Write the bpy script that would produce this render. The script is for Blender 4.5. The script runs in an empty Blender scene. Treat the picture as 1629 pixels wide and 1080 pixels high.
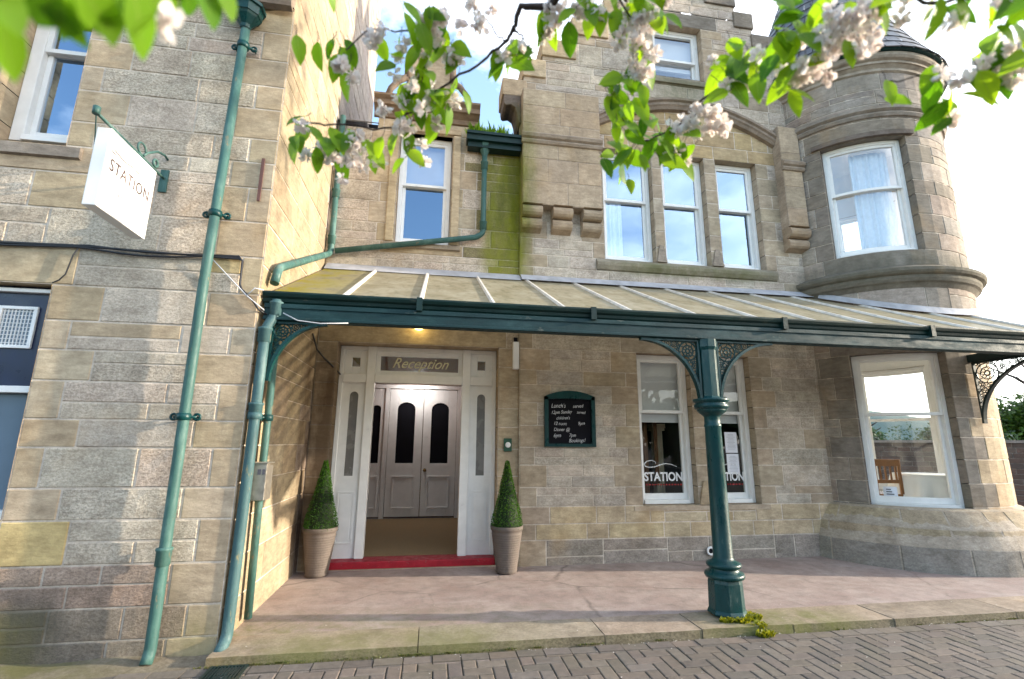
import bpy, bmesh, math, random
from mathutils import Vector, Matrix
rnd = random.Random(7)
sc = bpy.context.scene
COL = sc.collection
PI = math.pi
rad = math.radians

# ------------------------------------------------------------------ materials
def nodes_of(name):
    m = bpy.data.materials.new(name); m.use_nodes = True
    nt = m.node_tree
    for n in list(nt.nodes): nt.nodes.remove(n)
    out = nt.nodes.new('ShaderNodeOutputMaterial')
    return m, nt, out
def N(nt, typ, **k):
    n = nt.nodes.new(typ)
    for a, b in k.items():
        if a == 'ins':
            for i, v in b.items(): n.inputs[i].default_value = v
        else: setattr(n, a, b)
    return n
def L(nt, a, b): nt.links.new(a, b)
def coords(nt, scale=(1, 1, 1)):
    tc = N(nt, 'ShaderNodeNewGeometry'); mp = N(nt, 'ShaderNodeMapping')
    mp.inputs['Scale'].default_value = scale
    L(nt, tc.outputs['Position'], mp.inputs['Vector'])
    return mp.outputs['Vector']
def noise(nt, vec, scale, detail=4, rough=.55):
    n = N(nt, 'ShaderNodeTexNoise'); n.inputs['Scale'].default_value = scale
    n.inputs['Detail'].default_value = detail; n.inputs['Roughness'].default_value = rough
    L(nt, vec, n.inputs['Vector']); return n.outputs['Fac']
def ramp(nt, fac, p0, p1, c0=(0, 0, 0, 1), c1=(1, 1, 1, 1)):
    r = N(nt, 'ShaderNodeValToRGB'); e = r.color_ramp.elements
    e[0].position = p0; e[1].position = p1; e[0].color = c0; e[1].color = c1
    L(nt, fac, r.inputs['Fac']); return r.outputs['Color']
def mixc(nt, fac, a, b, mode='MIX'):
    n = N(nt, 'ShaderNodeMix', data_type='RGBA', blend_type=mode)
    for v, i in ((fac, 0), (a, 6), (b, 7)):
        if hasattr(v, 'links') or hasattr(v, 'is_linked'): L(nt, v, n.inputs[i])
        elif i == 0: n.inputs[0].default_value = v
        else: n.inputs[i].default_value = tuple(v) + ((1,) if len(v) == 3 else ())
    return n.outputs[2]
def math_(nt, op, a, b=0.0, clamp=False):
    n = N(nt, 'ShaderNodeMath', operation=op); n.use_clamp = clamp
    for v, i in ((a, 0), (b, 1)):
        if hasattr(v, 'is_linked'): L(nt, v, n.inputs[i])
        else: n.inputs[i].default_value = v
    return n.outputs[0]
def mat(name, col, rough=.6, metal=0, var=.12, vscale=6, bump=0, bscale=40, coat=0, attr=False, spec=.5, stretch=(1, 1, 1)):
    m, nt, out = nodes_of(name)
    p = N(nt, 'ShaderNodeBsdfPrincipled')
    p.inputs['Roughness'].default_value = rough; p.inputs['Metallic'].default_value = metal
    p.inputs['Coat Weight'].default_value = coat; p.inputs['Specular IOR Level'].default_value = spec
    vec = coords(nt, stretch)
    if attr:
        a = N(nt, 'ShaderNodeAttribute', attribute_name='col'); base = a.outputs['Color']
    else: base = tuple(col)
    if var:
        f = noise(nt, vec, vscale, 5)
        g = ramp(nt, f, .3, .72, (1 - var,) * 3 + (1,), (1 + var,) * 3 + (1,))
        c = mixc(nt, 1.0, base, g, 'MULTIPLY'); L(nt, c, p.inputs['Base Color'])
        r = ramp(nt, f, .3, .7, (max(rough - .08, 0),) * 3 + (1,), (min(rough + .1, 1),) * 3 + (1,)); L(nt, r, p.inputs['Roughness'])
    elif attr: L(nt, base, p.inputs['Base Color'])
    else: p.inputs['Base Color'].default_value = base + (1,)
    if bump:
        b = N(nt, 'ShaderNodeBump'); b.inputs['Strength'].default_value = bump; b.inputs['Distance'].default_value = .01
        L(nt, noise(nt, vec, bscale, 4), b.inputs['Height']); L(nt, b.outputs['Normal'], p.inputs['Normal'])
    L(nt, p.outputs[0], out.inputs[0])
    return m

def paint_mat(name, col, rough=.35, chip=(.19, .16, .11), fade=(.2, .3, .28), amt=.6, stretch=(1, 1, .35)):
    m, nt, out = nodes_of(name); p = N(nt, 'ShaderNodeBsdfPrincipled'); p.inputs['Specular IOR Level'].default_value = .3; v = coords(nt, stretch); v1 = coords(nt)
    f = noise(nt, v, 5, 6, .7); g = noise(nt, v, 16, 6, .7); h = noise(nt, v1, 60, 3, .6)
    c = mixc(nt, 1.0, col + (1,), ramp(nt, f, .3, .7, (.72, .74, .76, 1), (1.35, 1.3, 1.28, 1)), 'MULTIPLY')
    c = mixc(nt, math_(nt, 'MULTIPLY', ramp(nt, f, .52, .78), amt * .5), c, fade)
    ch = math_(nt, 'MULTIPLY', ramp(nt, g, .62, .68), amt); c = mixc(nt, ch, c, chip)
    c = mixc(nt, math_(nt, 'MULTIPLY', ramp(nt, h, .6, .7), .25), c, (.02, .02, .018))
    L(nt, c, p.inputs['Base Color']); L(nt, ramp(nt, g, .4, .7, (rough,) * 3 + (1,), (min(1, rough + .35),) * 3 + (1,)), p.inputs['Roughness'])
    b = N(nt, 'ShaderNodeBump'); b.inputs['Strength'].default_value = .35; b.inputs['Distance'].default_value = .004
    L(nt, math_(nt, 'SUBTRACT', h, ch), b.inputs['Height']); L(nt, b.outputs[0], p.inputs['Normal']); L(nt, p.outputs[0], out.inputs[0]); return m

def stone_mat(name, stains=(), bump=1.0):
    """every stone has its own colour in attribute col; col alpha = how coarse the tooling is.
    stains: list of (x0,x1,y0,y1,z0,z1,colour,amount,noise_scale)"""
    m, nt, out = nodes_of(name)
    p = N(nt, 'ShaderNodeBsdfPrincipled'); p.inputs['Roughness'].default_value = .9
    p.inputs['Specular IOR Level'].default_value = .2
    a = N(nt, 'ShaderNodeAttribute', attribute_name='col')
    vec = coords(nt); vecs = coords(nt, (1, 1, 3.0))
    f1 = noise(nt, vec, 3.4, 8, .7); f2 = noise(nt, coords(nt, (1, 1, 1.5)), 42, 5, .75); f3 = noise(nt, vecs, 9, 4, .6)
    c = mixc(nt, 1.0, a.outputs['Color'], ramp(nt, f1, .28, .72, (.66, .64, .61, 1), (1.28, 1.26, 1.24, 1)), 'MULTIPLY')
    c = mixc(nt, 1.0, c, ramp(nt, f3, .3, .7, (.82, .80, .79, 1), (1.16, 1.16, 1.16, 1)), 'MULTIPLY')
    spk = ramp(nt, f2, .38, .60, (.56, .54, .52, 1), (1.30, 1.30, 1.30, 1))
    c2 = mixc(nt, 1.0, c, spk, 'MULTIPLY')
    c = mixc(nt, math_(nt, 'MULTIPLY', a.outputs['Alpha'], .85), c, c2)
    # chips and pits
    vo = N(nt, 'ShaderNodeTexVoronoi'); vo.inputs['Scale'].default_value = 55; L(nt, mixc(nt, .06, vec, N(nt, 'ShaderNodeTexNoise').outputs['Color']), vo.inputs['Vector'])
    pit = math_(nt, 'MULTIPLY', ramp(nt, vo.outputs['Distance'], .12, .32, (1, 1, 1, 1), (0, 0, 0, 1)), ramp(nt, f3, .45, .62))
    c = mixc(nt, math_(nt, 'MULTIPLY', pit, math_(nt, 'ADD', math_(nt, 'MULTIPLY', a.outputs['Alpha'], .5), .12)), c, (.16, .135, .12))
    # iron / soot streaks
    f4 = noise(nt, coords(nt, (1, 1, .45)), 1.7, 5, .7)
    c = mixc(nt, math_(nt, 'MULTIPLY', ramp(nt, f4, .56, .74), .30), c, (.13, .105, .085))
    f5 = noise(nt, coords(nt, (1.3, 1.3, 1)), 1.1, 4, .6)
    c = mixc(nt, math_(nt, 'MULTIPLY', ramp(nt, f5, .58, .76), .35), c, (.42, .27, .12))
    pos = N(nt, 'ShaderNodeNewGeometry').outputs['Position']
    sep = N(nt, 'ShaderNodeSeparateXYZ'); L(nt, pos, sep.inputs[0])
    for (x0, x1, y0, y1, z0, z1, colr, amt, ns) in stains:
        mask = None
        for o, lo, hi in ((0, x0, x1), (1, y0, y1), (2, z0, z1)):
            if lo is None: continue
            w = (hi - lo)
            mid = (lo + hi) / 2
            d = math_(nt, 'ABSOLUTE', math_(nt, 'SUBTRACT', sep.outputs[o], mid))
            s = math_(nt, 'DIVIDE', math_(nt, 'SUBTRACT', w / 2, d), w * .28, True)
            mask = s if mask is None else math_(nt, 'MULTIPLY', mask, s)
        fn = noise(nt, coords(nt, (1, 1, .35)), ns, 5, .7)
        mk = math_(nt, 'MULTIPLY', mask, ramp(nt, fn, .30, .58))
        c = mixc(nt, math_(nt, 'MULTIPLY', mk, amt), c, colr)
    L(nt, c, p.inputs['Base Color'])
    h = math_(nt, 'ADD', math_(nt, 'MULTIPLY', f2, math_(nt, 'ADD', math_(nt, 'MULTIPLY', a.outputs['Alpha'], .9), .12)), math_(nt, 'MULTIPLY', f3, .35))
    b = N(nt, 'ShaderNodeBump'); b.inputs['Strength'].default_value = bump; b.inputs['Distance'].default_value = .010
    L(nt, h, b.inputs['Height']); L(nt, b.outputs['Normal'], p.inputs['Normal'])
    L(nt, p.outputs[0], out.inputs[0])
    return m

def glass_mat(name, base=.16, tint=(.95, .97, .97), rough=.0, gcol=(1, 1, 1)):
    m, nt, out = nodes_of(name)
    t = N(nt, 'ShaderNodeBsdfTransparent'); t.inputs[0].default_value = tint + (1,)
    g = N(nt, 'ShaderNodeBsdfGlossy'); g.inputs['Roughness'].default_value = rough; g.inputs['Color'].default_value = gcol + (1,)
    b = N(nt, 'ShaderNodeBump'); b.inputs['Strength'].default_value = .10; b.inputs['Distance'].default_value = .03
    L(nt, noise(nt, coords(nt), 2.0, 1), b.inputs['Height']); L(nt, b.outputs['Normal'], g.inputs['Normal'])
    lw = N(nt, 'ShaderNodeLayerWeight'); lw.inputs['Blend'].default_value = .35
    f = math_(nt, 'ADD', math_(nt, 'MULTIPLY', lw.outputs['Facing'], .25), base, True)
    mx = N(nt, 'ShaderNodeMixShader'); L(nt, f, mx.inputs[0]); L(nt, t.outputs[0], mx.inputs[1]); L(nt, g.outputs[0], mx.inputs[2])
    L(nt, mx.outputs[0], out.inputs[0]); return m

def canopy_glass_mat():
    m, nt, out = nodes_of('dirty_wired_glass')
    f = noise(nt, coords(nt), 3.0, 6, .7); f2 = noise(nt, coords(nt, (1, .25, 1)), 14, 4)
    c = ramp(nt, f, .32, .68, (.36, .315, .20, 1), (.56, .51, .38, 1))
    c = mixc(nt, math_(nt, 'MULTIPLY', ramp(nt, f2, .5, .75), .45), c, (.16, .15, .07))
    edge = N(nt, 'ShaderNodeNewGeometry'); sp = N(nt, 'ShaderNodeSeparateXYZ'); L(nt, edge.outputs['Position'], sp.inputs[0])
    lich = math_(nt, 'MULTIPLY', math_(nt, 'MULTIPLY', math_(nt, 'SUBTRACT', -1.15, sp.outputs[0]), 1.6, True), ramp(nt, f, .35, .55))
    c = mixc(nt, lich, c, (.42, .36, .05))
    d = N(nt, 'ShaderNodeBsdfDiffuse'); L(nt, c, d.inputs[0])
    tl = N(nt, 'ShaderNodeBsdfTranslucent'); L(nt, c, tl.inputs[0])
    tr = N(nt, 'ShaderNodeBsdfTransparent'); tr.inputs[0].default_value = (.92, .9, .8, 1)
    a = N(nt, 'ShaderNodeMixShader'); a.inputs[0].default_value = .45; L(nt, d.outputs[0], a.inputs[1]); L(nt, tl.outputs[0], a.inputs[2])
    b = N(nt, 'ShaderNodeMixShader'); b.inputs[0].default_value = .13; L(nt, a.outputs[0], b.inputs[1]); L(nt, tr.outputs[0], b.inputs[2])
    g = N(nt, 'ShaderNodeBsdfGlossy'); g.inputs['Roughness'].default_value = .25
    e = N(nt, 'ShaderNodeMixShader'); e.inputs[0].default_value = .10; L(nt, b.outputs[0], e.inputs[1]); L(nt, g.outputs[0], e.inputs[2])
    L(nt, e.outputs[0], out.inputs[0]); return m

def leaf_mat(name, c0, c1, trans=.5, gloss=.3, tt=(1.9, 1.7, .55)):
    m, nt, out = nodes_of(name)
    oi = N(nt, 'ShaderNodeNewGeometry')
    c = ramp(nt, oi.outputs['Random Per Island'], 0, 1, c0 + (1,), c1 + (1,))
    p = N(nt, 'ShaderNodeBsdfPrincipled'); L(nt, c, p.inputs['Base Color']); p.inputs['Roughness'].default_value = .45
    p.inputs['Specular IOR Level'].default_value = gloss
    t = N(nt, 'ShaderNodeBsdfTranslucent')
    ct = mixc(nt, 1.0, c, tt, 'MULTIPLY'); L(nt, ct, t.inputs[0])
    mx = N(nt, 'ShaderNodeMixShader'); mx.inputs[0].default_value = trans
    L(nt, p.outputs[0], mx.inputs[1]); L(nt, t.outputs[0], mx.inputs[2]); L(nt, mx.outputs[0], out.inputs[0]); return m

def emit_mat(name, col, s):
    m, nt, out = nodes_of(name); e = N(nt, 'ShaderNodeEmission'); e.inputs[0].default_value = col + (1,); e.inputs[1].default_value = s
    L(nt, e.outputs[0], out.inputs[0]); return m

M = {}
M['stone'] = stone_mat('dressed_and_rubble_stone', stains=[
    (.02, .84, -.4, .2, 3.0, 6.3, (.21, .22, .015), .95, 2.2), (.1, .9, -.4, .2, 3.4, 6.3, (.07, .085, .012), .6, 5),
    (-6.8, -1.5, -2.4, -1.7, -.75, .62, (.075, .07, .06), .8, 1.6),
    (-4.0, -2.9, -2.3, -2.0, -.3, .35, (.17, .15, .03), .8, 2.6),
    (-2.3, -1.85, -2.3, -1.7, -.4, .3, (.16, .15, .05), .5, 4),
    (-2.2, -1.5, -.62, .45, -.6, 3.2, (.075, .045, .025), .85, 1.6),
    (1.6, 4.7, -.3, .2, 3.7, 3.98, (.10, .11, .03), .6, 4),
    (4.0, 8.0, -2, .5, 3.5, 4.05, (.09, .085, .06), .6, 3),
    (2.5, 3.9, -.3, .3, 6.5, 7.1, (.12, .13, .06), .6, 3)])
M['mortar'] = mat('lime_mortar', (.50, .43, .36), .95, var=.15, bump=.5, bscale=60)
M['white'] = mat('white_gloss_paint', (.78, .77, .75), .35, var=.05, vscale=9, bump=.06, bscale=20)
M['teal'] = paint_mat('teal_gloss_paint', (.002, .036, .036), .26, (.06, .10, .09), (.01, .08, .08), .35)
M['tealdark'] = paint_mat('dark_green_gloss_paint', (.0015, .018, .016), .36, (.1, .1, .07), (.03, .08, .07), .4, (.35, 1, 1))
M['pipe'] = paint_mat('weathered_teal_paint', (.038, .10, .088), .42, (.2, .15, .09), (.25, .34, .31), .75)
M['beam'] = paint_mat('faded_teal_beam_paint', (.004, .028, .031), .5, (.2, .2, .17), (.12, .2, .2), .45, (.35, 1, 1))
M['pipegrey'] = paint_mat('chalky_teal_paint', (.045, .10, .105), .45, (.24, .2, .1), (.25, .32, .3), .8)
M['glass'] = glass_mat('window_glass', .20)
M['glassdark'] = glass_mat('upper_window_glass', .30, gcol=(.55, .75, 1))  # deep blue of the mirrored sky put into the gloss tint
M['glassclear'] = glass_mat('clear_window_glass', .025)
M['frost'] = mat('obscured_glass', (.16, .15, .14), .25, var=.15, bump=.3, bscale=120)
M['canopyglass'] = canopy_glass_mat()
M['bar'] = mat('glazing_bar_lead', (.62, .58, .52), .5, var=.2, vscale=12)
M['lead'] = mat('lead_flashing', (.36, .36, .38), .55, var=.2, vscale=8, bump=.3, bscale=20)
M['slate'] = mat('roof_slate', None, .5, attr=True, var=.2, vscale=9, bump=.3, bscale=50)
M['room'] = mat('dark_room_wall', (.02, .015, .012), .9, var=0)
M['roomwhite'] = mat('white_plaster_wall', (.72, .71, .68), .8, var=.04)
M['blind'] = mat('roller_blind_cloth', (.62, .62, .62), .85, var=.03)
M['curtain'] = mat('sheer_curtain_cloth', (.62, .68, .76), .9, var=.08, vscale=20)
M['browncurtain'] = mat('brown_curtain_cloth', (.16, .075, .03), .8, var=.2, vscale=14)
M['navy'] = mat('navy_paint', (.006, .012, .045), .3, var=.2)
M['greyglass'] = mat('shop_back_panel', (.12, .17, .22), .3, var=.15, vscale=1.5)
M['floor'] = None
M['iron'] = mat('black_iron', (.012, .012, .012), .4, var=.2)
M['black_backlit_iron'] = mat('black_and_backlit_green_iron', (.006, .02, .02), .4, var=.2)  # turret bracket: backlit shade put into the green; drain grate: plain black iron
M['red'] = paint_mat('red_step_paint', (.30, .010, .022), .4, (.2, .15, .13), (.3, .06, .06), .5, (1, 1, 1))
M['matt'] = mat('coir_mat', (.26, .18, .09), .95, var=.2, vscale=60, bump=.8, bscale=120)
M['lobby'] = mat('lobby_wall_paint', (.20, .10, .06), .7, var=.1)
M['black'] = mat('chalkboard_black', (.006, .006, .009), .7, var=.3, spec=.1)
M['chalk'] = mat('chalk_white', (.55, .55, .56), .9, var=.6, vscale=60)
M['pot'] = mat('ribbed_pot_clay', (.115, .092, .078), .8, var=.15, vscale=10, bump=.3, bscale=50)
M['soil'] = mat('soil', (.03, .02, .012), .95)
M['brass'] = mat('aged_brass', (.3, .2, .08), .35, metal=1, var=.1)
M['steel'] = mat('brushed_steel', (.42, .38, .32), .4, metal=.8, var=.15, vscale=30)
M['cable'] = mat('black_cable', (.012, .012, .015), .5, var=0)
M['wire'] = mat('pale_cable', (.5, .5, .52), .5, var=0)
M['paper'] = mat('white_paper', (.75, .75, .8), .8, var=.02)
M['ink'] = mat('dark_ink', (.08, .08, .1), .8, var=0)
M['signred'] = mat('sign_letter_red_brown', (.045, .012, .010), .6, var=0)
M['signgrey'] = mat('sign_letter_pale_grey', (.3, .3, .32), .6, var=0)
M['redink'] = mat('red_letter', (.3, .01, .01), .6, var=0)
M['gold'] = mat('gold_letter', (.62, .55, .33), .4, var=.1)
M['letterwhite'] = mat('etched_white_letter', (.72, .72, .72), .6, var=.05)
M['wood'] = mat('orange_pine', (.27, .115, .035), .4, var=.2, vscale=14, stretch=(1, 1, .2))
M['cloth'] = mat('white_tablecloth', (.82, .82, .81), .9, var=.03)
M['lampglow'] = emit_mat('lit_lamp_globe', (1, .72, .22), 2.0)
M['ceilglow'] = emit_mat('lit_ceiling_lamp', (1, .95, .92), 11.0)
M['plastic'] = mat('white_plastic', (.72, .72, .72), .4, var=.03)
M['green_plate'] = mat('green_plate', (.01, .06, .03), .4, var=.1)
M['bark'] = mat('cherry_bark', (.035, .022, .018), .75, var=.4, vscale=20, bump=.6, bscale=60)
M['leaf'] = leaf_mat('cherry_leaf', (.045, .145, .009), (.22, .38, .024), .58)
M['vein'] = leaf_mat('leaf_vein', (.16, .26, .03), (.24, .36, .06), .5)
M['bloom'] = leaf_mat('cherry_petal', (.82, .75, .71), (.90, .88, .87), .42, .1, (1.05, .98, .95))
M['box'] = leaf_mat('box_leaf', (.02, .075, .008), (.075, .19, .02), .3)
M['bgleaf'] = leaf_mat('tree_leaf', (.035, .085, .012), (.10, .17, .02), .35)
M['darkleaf'] = leaf_mat('hedge_leaf', (.015, .045, .012), (.04, .08, .02), .3)
M['moss'] = leaf_mat('moss_leaf', (.09, .12, .01), (.30, .30, .02), .3)
M['darkmoss'] = leaf_mat('dark_moss_leaf', (.045, .055, .012), (.11, .12, .02), .2)
M['brick'] = mat('garden_wall_brick', None, .9, attr=True, var=.25, vscale=12, bump=.5, bscale=40)
M['hill'] = mat('distant_hill_grass', (.10, .14, .12), .95, var=.3, vscale=.05)
M['asphalt'] = mat('asphalt', (.07, .065, .06), .9, var=.2, vscale=3)
M['paver'] = mat('concrete_paver', None, .85, attr=True, var=.18, vscale=25, bump=.4, bscale=90)
M['petalground'] = mat('fallen_petal', (.6, .55, .5), .8, var=0)

def terrace_mat():
    m, nt, out = nodes_of('pink_concrete')
    p = N(nt, 'ShaderNodeBsdfPrincipled'); p.inputs['Roughness'].default_value = .75; p.inputs['Specular IOR Level'].default_value = .3
    v = coords(nt); f = noise(nt, v, 1.3, 6, .65); f2 = noise(nt, v, 7, 6, .7); f3 = noise(nt, v, 70, 3)
    c = ramp(nt, f, .3, .7, (.27, .19, .168, 1), (.44, .36, .33, 1))
    c = mixc(nt, math_(nt, 'MULTIPLY', ramp(nt, f2, .44, .68), .65), c, (.20, .165, .15))
    f6 = noise(nt, coords(nt, (.5, 1.6, 1)), 3.2, 6, .7); c = mixc(nt, math_(nt, 'MULTIPLY', ramp(nt, f6, .52, .7), .5), c, (.44, .38, .345))
    c = mixc(nt, math_(nt, 'MULTIPLY', ramp(nt, f3, .55, .75), .25), c, (.5, .43, .38))
    sp = N(nt, 'ShaderNodeSeparateXYZ'); L(nt, N(nt, 'ShaderNodeNewGeometry').outputs['Position'], sp.inputs[0])
    g = math_(nt, 'MULTIPLY', math_(nt, 'MULTIPLY', math_(nt, 'SUBTRACT', -1.25, sp.outputs[1]), 1.8, True), ramp(nt, f2, .3, .62))
    g = math_(nt, 'MULTIPLY', g, math_(nt, 'SUBTRACT', 1.0, math_(nt, 'MULTIPLY', math_(nt, 'ADD', sp.outputs[0], 1.9), .3, True)))
    c = mixc(nt, math_(nt, 'MULTIPLY', g, .8), c, (.20, .19, .075))
    vo = N(nt, 'ShaderNodeTexVoronoi', feature='DISTANCE_TO_EDGE'); vo.inputs['Scale'].default_value = .62
    wob = N(nt, 'ShaderNodeTexNoise'); wob.inputs['Scale'].default_value = 4; L(nt, v, wob.inputs['Vector'])
    L(nt, mixc(nt, .10, v, wob.outputs['Color']), vo.inputs['Vector'])
    crk = math_(nt, 'MULTIPLY', ramp(nt, vo.outputs['Distance'], .0, .011, (1, 1, 1, 1), (0, 0, 0, 1)), ramp(nt, f, .42, .58))
    c = mixc(nt, math_(nt, 'MULTIPLY', crk, .6), c, (.08, .062, .055))
    grit = noise(nt, v, 160, 2); c = mixc(nt, math_(nt, 'MULTIPLY', ramp(nt, grit, .60, .68), .5), c, (.14, .11, .10)); c = mixc(nt, math_(nt, 'MULTIPLY', ramp(nt, grit, .30, .38, (1, 1, 1, 1), (0, 0, 0, 1)), .35), c, (.55, .48, .44))
    L(nt, c, p.inputs['Base Color'])
    b = N(nt, 'ShaderNodeBump'); b.inputs['Strength'].default_value = .5; b.inputs['Distance'].default_value = .01
    L(nt, math_(nt, 'ADD', f2, math_(nt, 'MULTIPLY', f3, .3)), b.inputs['Height']); L(nt, b.outputs[0], p.inputs['Normal'])
    L(nt, p.outputs[0], out.inputs[0]); return m
M['floor'] = terrace_mat()
M['kerb'] = stone_mat('mossy_kerb_stone', stains=[(-2.1, .6, -2.5, -1.8, -.3, .2, (.15, .15, .045), .6, 2.5), (1.6, 3.3, -2.5, -1.8, -.3, .2, (.13, .14, .03), .7, 3.5)], bump=.5)

# ------------------------------------------------------------------ mesh builder
class MB:
    def __init__(s): s.v = []; s.f = []; s.c = []; s.mi = []; s.sm = []
    def add(s, vs, fs, col=(1, 1, 1, 1), mi=0, smooth=False):
        b = len(s.v); s.v += [tuple(x) for x in vs]
        for f in fs:
            s.f.append([b + i for i in f]); s.c.append(col if len(col) == 4 else tuple(col) + (1,)); s.mi.append(mi); s.sm.append(smooth)
    def box(s, x0, x1, y0, y1, z0, z1, col=(1, 1, 1, 1), mi=0):
        vs = [(x, y, z) for z in (z0, z1) for y in (y0, y1) for x in (x0, x1)]
        s.add(vs, [(0, 2, 3, 1), (4, 5, 7, 6), (0, 1, 5, 4), (2, 6, 7, 3), (0, 4, 6, 2), (1, 3, 7, 5)], col, mi)
    def sbox(s, F, s0, s1, z0, z1, d0, d1, ns=1, col=(1, 1, 1, 1), mi=0):
        vs = []; fs = []
        for i in range(ns + 1):
            a = s0 + (s1 - s0) * i / ns
            vs += [F(a, z0, d0), F(a, z0, d1), F(a, z1, d1), F(a, z1, d0)]
        for i in range(ns):
            b = 4 * i
            for k in range(4): fs.append((b + k, b + (k + 1) % 4, b + 4 + (k + 1) % 4, b + 4 + k))
        fs += [(3, 2, 1, 0), (4 * ns, 4 * ns + 1, 4 * ns + 2, 4 * ns + 3)]
        s.add(vs, fs, col, mi)
    def grid(s, fn, nu, nv, col=(1, 1, 1, 1), mi=0, smooth=True):
        vs = [fn(i / nu, j / nv) for j in range(nv + 1) for i in range(nu + 1)]
        fs = [(j * (nu + 1) + i, j * (nu + 1) + i + 1, (j + 1) * (nu + 1) + i + 1, (j + 1) * (nu + 1) + i) for j in range(nv) for i in range(nu)]
        s.add(vs, fs, col, mi, smooth)
    def tube(s, pts, r, n=10, cap=True, col=(1, 1, 1, 1), mi=0, closed=False):
        P = [Vector(p) for p in pts]; m = len(P)
        rs = r if isinstance(r, (list, tuple)) else [r] * m
        vs = []; up = None
        for i in range(m):
            if closed: t = P[(i + 1) % m] - P[i - 1]
            else: t = P[min(i + 1, m - 1)] - P[max(i - 1, 0)]
            if t.length < 1e-9: t = Vector((0, 0, 1))
            t.normalize()
            if up is None:
                up = Vector((0, 0, 1)) if abs(t.z) < .9 else Vector((1, 0, 0))
            a = t.cross(up)
            if a.length < 1e-6: a = t.orthogonal()
            a.normalize(); b = a.cross(t).normalized(); up = b
            for k in range(n):
                w = 2 * PI * k / n
                vs.append(P[i] + (a * math.cos(w) + b * math.sin(w)) * rs[i])
        fs = []
        for i in range(m if closed else m - 1):
            j = (i + 1) % m
            for k in range(n): fs.append((i * n + k, i * n + (k + 1) % n, j * n + (k + 1) % n, j * n + k))
        s.add(vs, fs, col, mi, True)
        if cap and not closed:
            b = len(s.v) - len(vs)
            s.f.append([b + k for k in reversed(range(n))]); s.f.append([b + (m - 1) * n + k for k in range(n)])
            for _ in range(2): s.c.append(col if len(col) == 4 else tuple(col) + (1,)); s.mi.append(mi); s.sm.append(False)
    def lathe(s, prof, cx, cy, n=24, a0=0, a1=2 * PI, cz=0, col=(1, 1, 1, 1), mi=0, smooth=True, phase=0):
        full = abs(a1 - a0 - 2 * PI) < 1e-6; m = n if full else n + 1
        vs = [(cx + r * math.cos(a0 + (a1 - a0) * k / n + phase), cy + r * math.sin(a0 + (a1 - a0) * k / n + phase), cz + z) for r, z in prof for k in range(m)]
        fs = []
        for i in range(len(prof) - 1):
            for k in range(n):
                k2 = (k + 1) % m; fs.append((i * m + k, i * m + k2, (i + 1) * m + k2, (i + 1) * m + k))
        s.add(vs, fs, col, mi, smooth)
    def prism(s, poly, to3, d0, d1, col=(1, 1, 1, 1), mi=0):
        n = len(poly); vs = [to3(p[0], p[1], d0) for p in poly] + [to3(p[0], p[1], d1) for p in poly]
        fs = [list(range(n)), list(range(2 * n - 1, n - 1, -1))] + [(i, (i + 1) % n, n + (i + 1) % n, n + i) for i in range(n)]
        s.add(vs, fs, col, mi)
    def build(s, name, mats, parent=None, bevel=0, recalc=True, auto=True):
        me = bpy.data.meshes.new(name); me.from_pydata(s.v, [], s.f)
        if not isinstance(mats, (list, tuple)): mats = [mats]
        for m in mats: me.materials.append(m)
        me.polygons.foreach_set('material_index', s.mi); me.polygons.foreach_set('use_smooth', s.sm)
        at = me.attributes.new('col', 'FLOAT_COLOR', 'CORNER')
        dat = []
        for p, c in zip(me.polygons, s.c): dat += list(c) * p.loop_total
        at.data.foreach_set('color', dat)
        if recalc:
            bm = bmesh.new(); bm.from_mesh(me); bmesh.ops.recalc_face_normals(bm, faces=bm.faces); bm.to_mesh(me); bm.free()
        me.update()
        o = bpy.data.objects.new(name, me); COL.objects.link(o)
        if parent is not None: o.parent = parent
        if bevel:
            b = o.modifiers.new('bevel', 'BEVEL'); b.width = bevel; b.segments = 2; b.limit_method = 'ANGLE'; b.angle_limit = rad(40)
        return o

def thing(name, label, cat, loc=(0, 0, 0), group=None):
    """Empty at the thing's base; parts keep world coordinates through the inverse parent matrix"""
    o = bpy.data.objects.new(name, None); COL.objects.link(o); o.empty_display_size = .2
    o.location = loc; o['label'] = label; o['category'] = cat
    if group: o['group'] = group
    return o
def tag(o, label, cat, group=None, kind=None):
    o['label'] = label; o['category'] = cat
    if group: o['group'] = group
    if kind: o['kind'] = kind
    return o
def struct(o): o['kind'] = 'structure'; return o
def fix_parents():
    for o in bpy.data.objects:
        if o.parent is not None and o.parent.parent is None:
            o.matrix_parent_inverse = Matrix.Translation(-o.parent.location)

def text_mesh(txt, size, mats, parent, origin, xdir, zdir, name='lettering', shear=0, extrude=.0015, bold=0, space=1.0, sx=1.0, align='CENTER'):
    cu = bpy.data.curves.new(name, 'FONT'); cu.body = txt; cu.size = size; cu.shear = shear; cu.extrude = extrude
    cu.offset = bold; cu.space_character = space; cu.align_x = align; cu.align_y = 'CENTER'; cu.resolution_u = 4
    t = bpy.data.objects.new(name, cu); COL.objects.link(t)
    dg = bpy.context.evaluated_depsgraph_get(); me = bpy.data.meshes.new_from_object(t.evaluated_get(dg))
    bpy.data.objects.remove(t)
    X = Vector(xdir).normalized(); Z = Vector(zdir).normalized(); Y = X.cross(Z)   # text normal = X x Z(up)
    for v in me.vertices:
        c = v.co.copy(); v.co = Vector(origin) + X * c.x * sx + Z * c.y + Y * c.z
    me.materials.clear(); me.materials.append(mats)
    o = bpy.data.objects.new(name, me); COL.objects.link(o)
    if parent is not None: o.parent = parent
    return o

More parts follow.
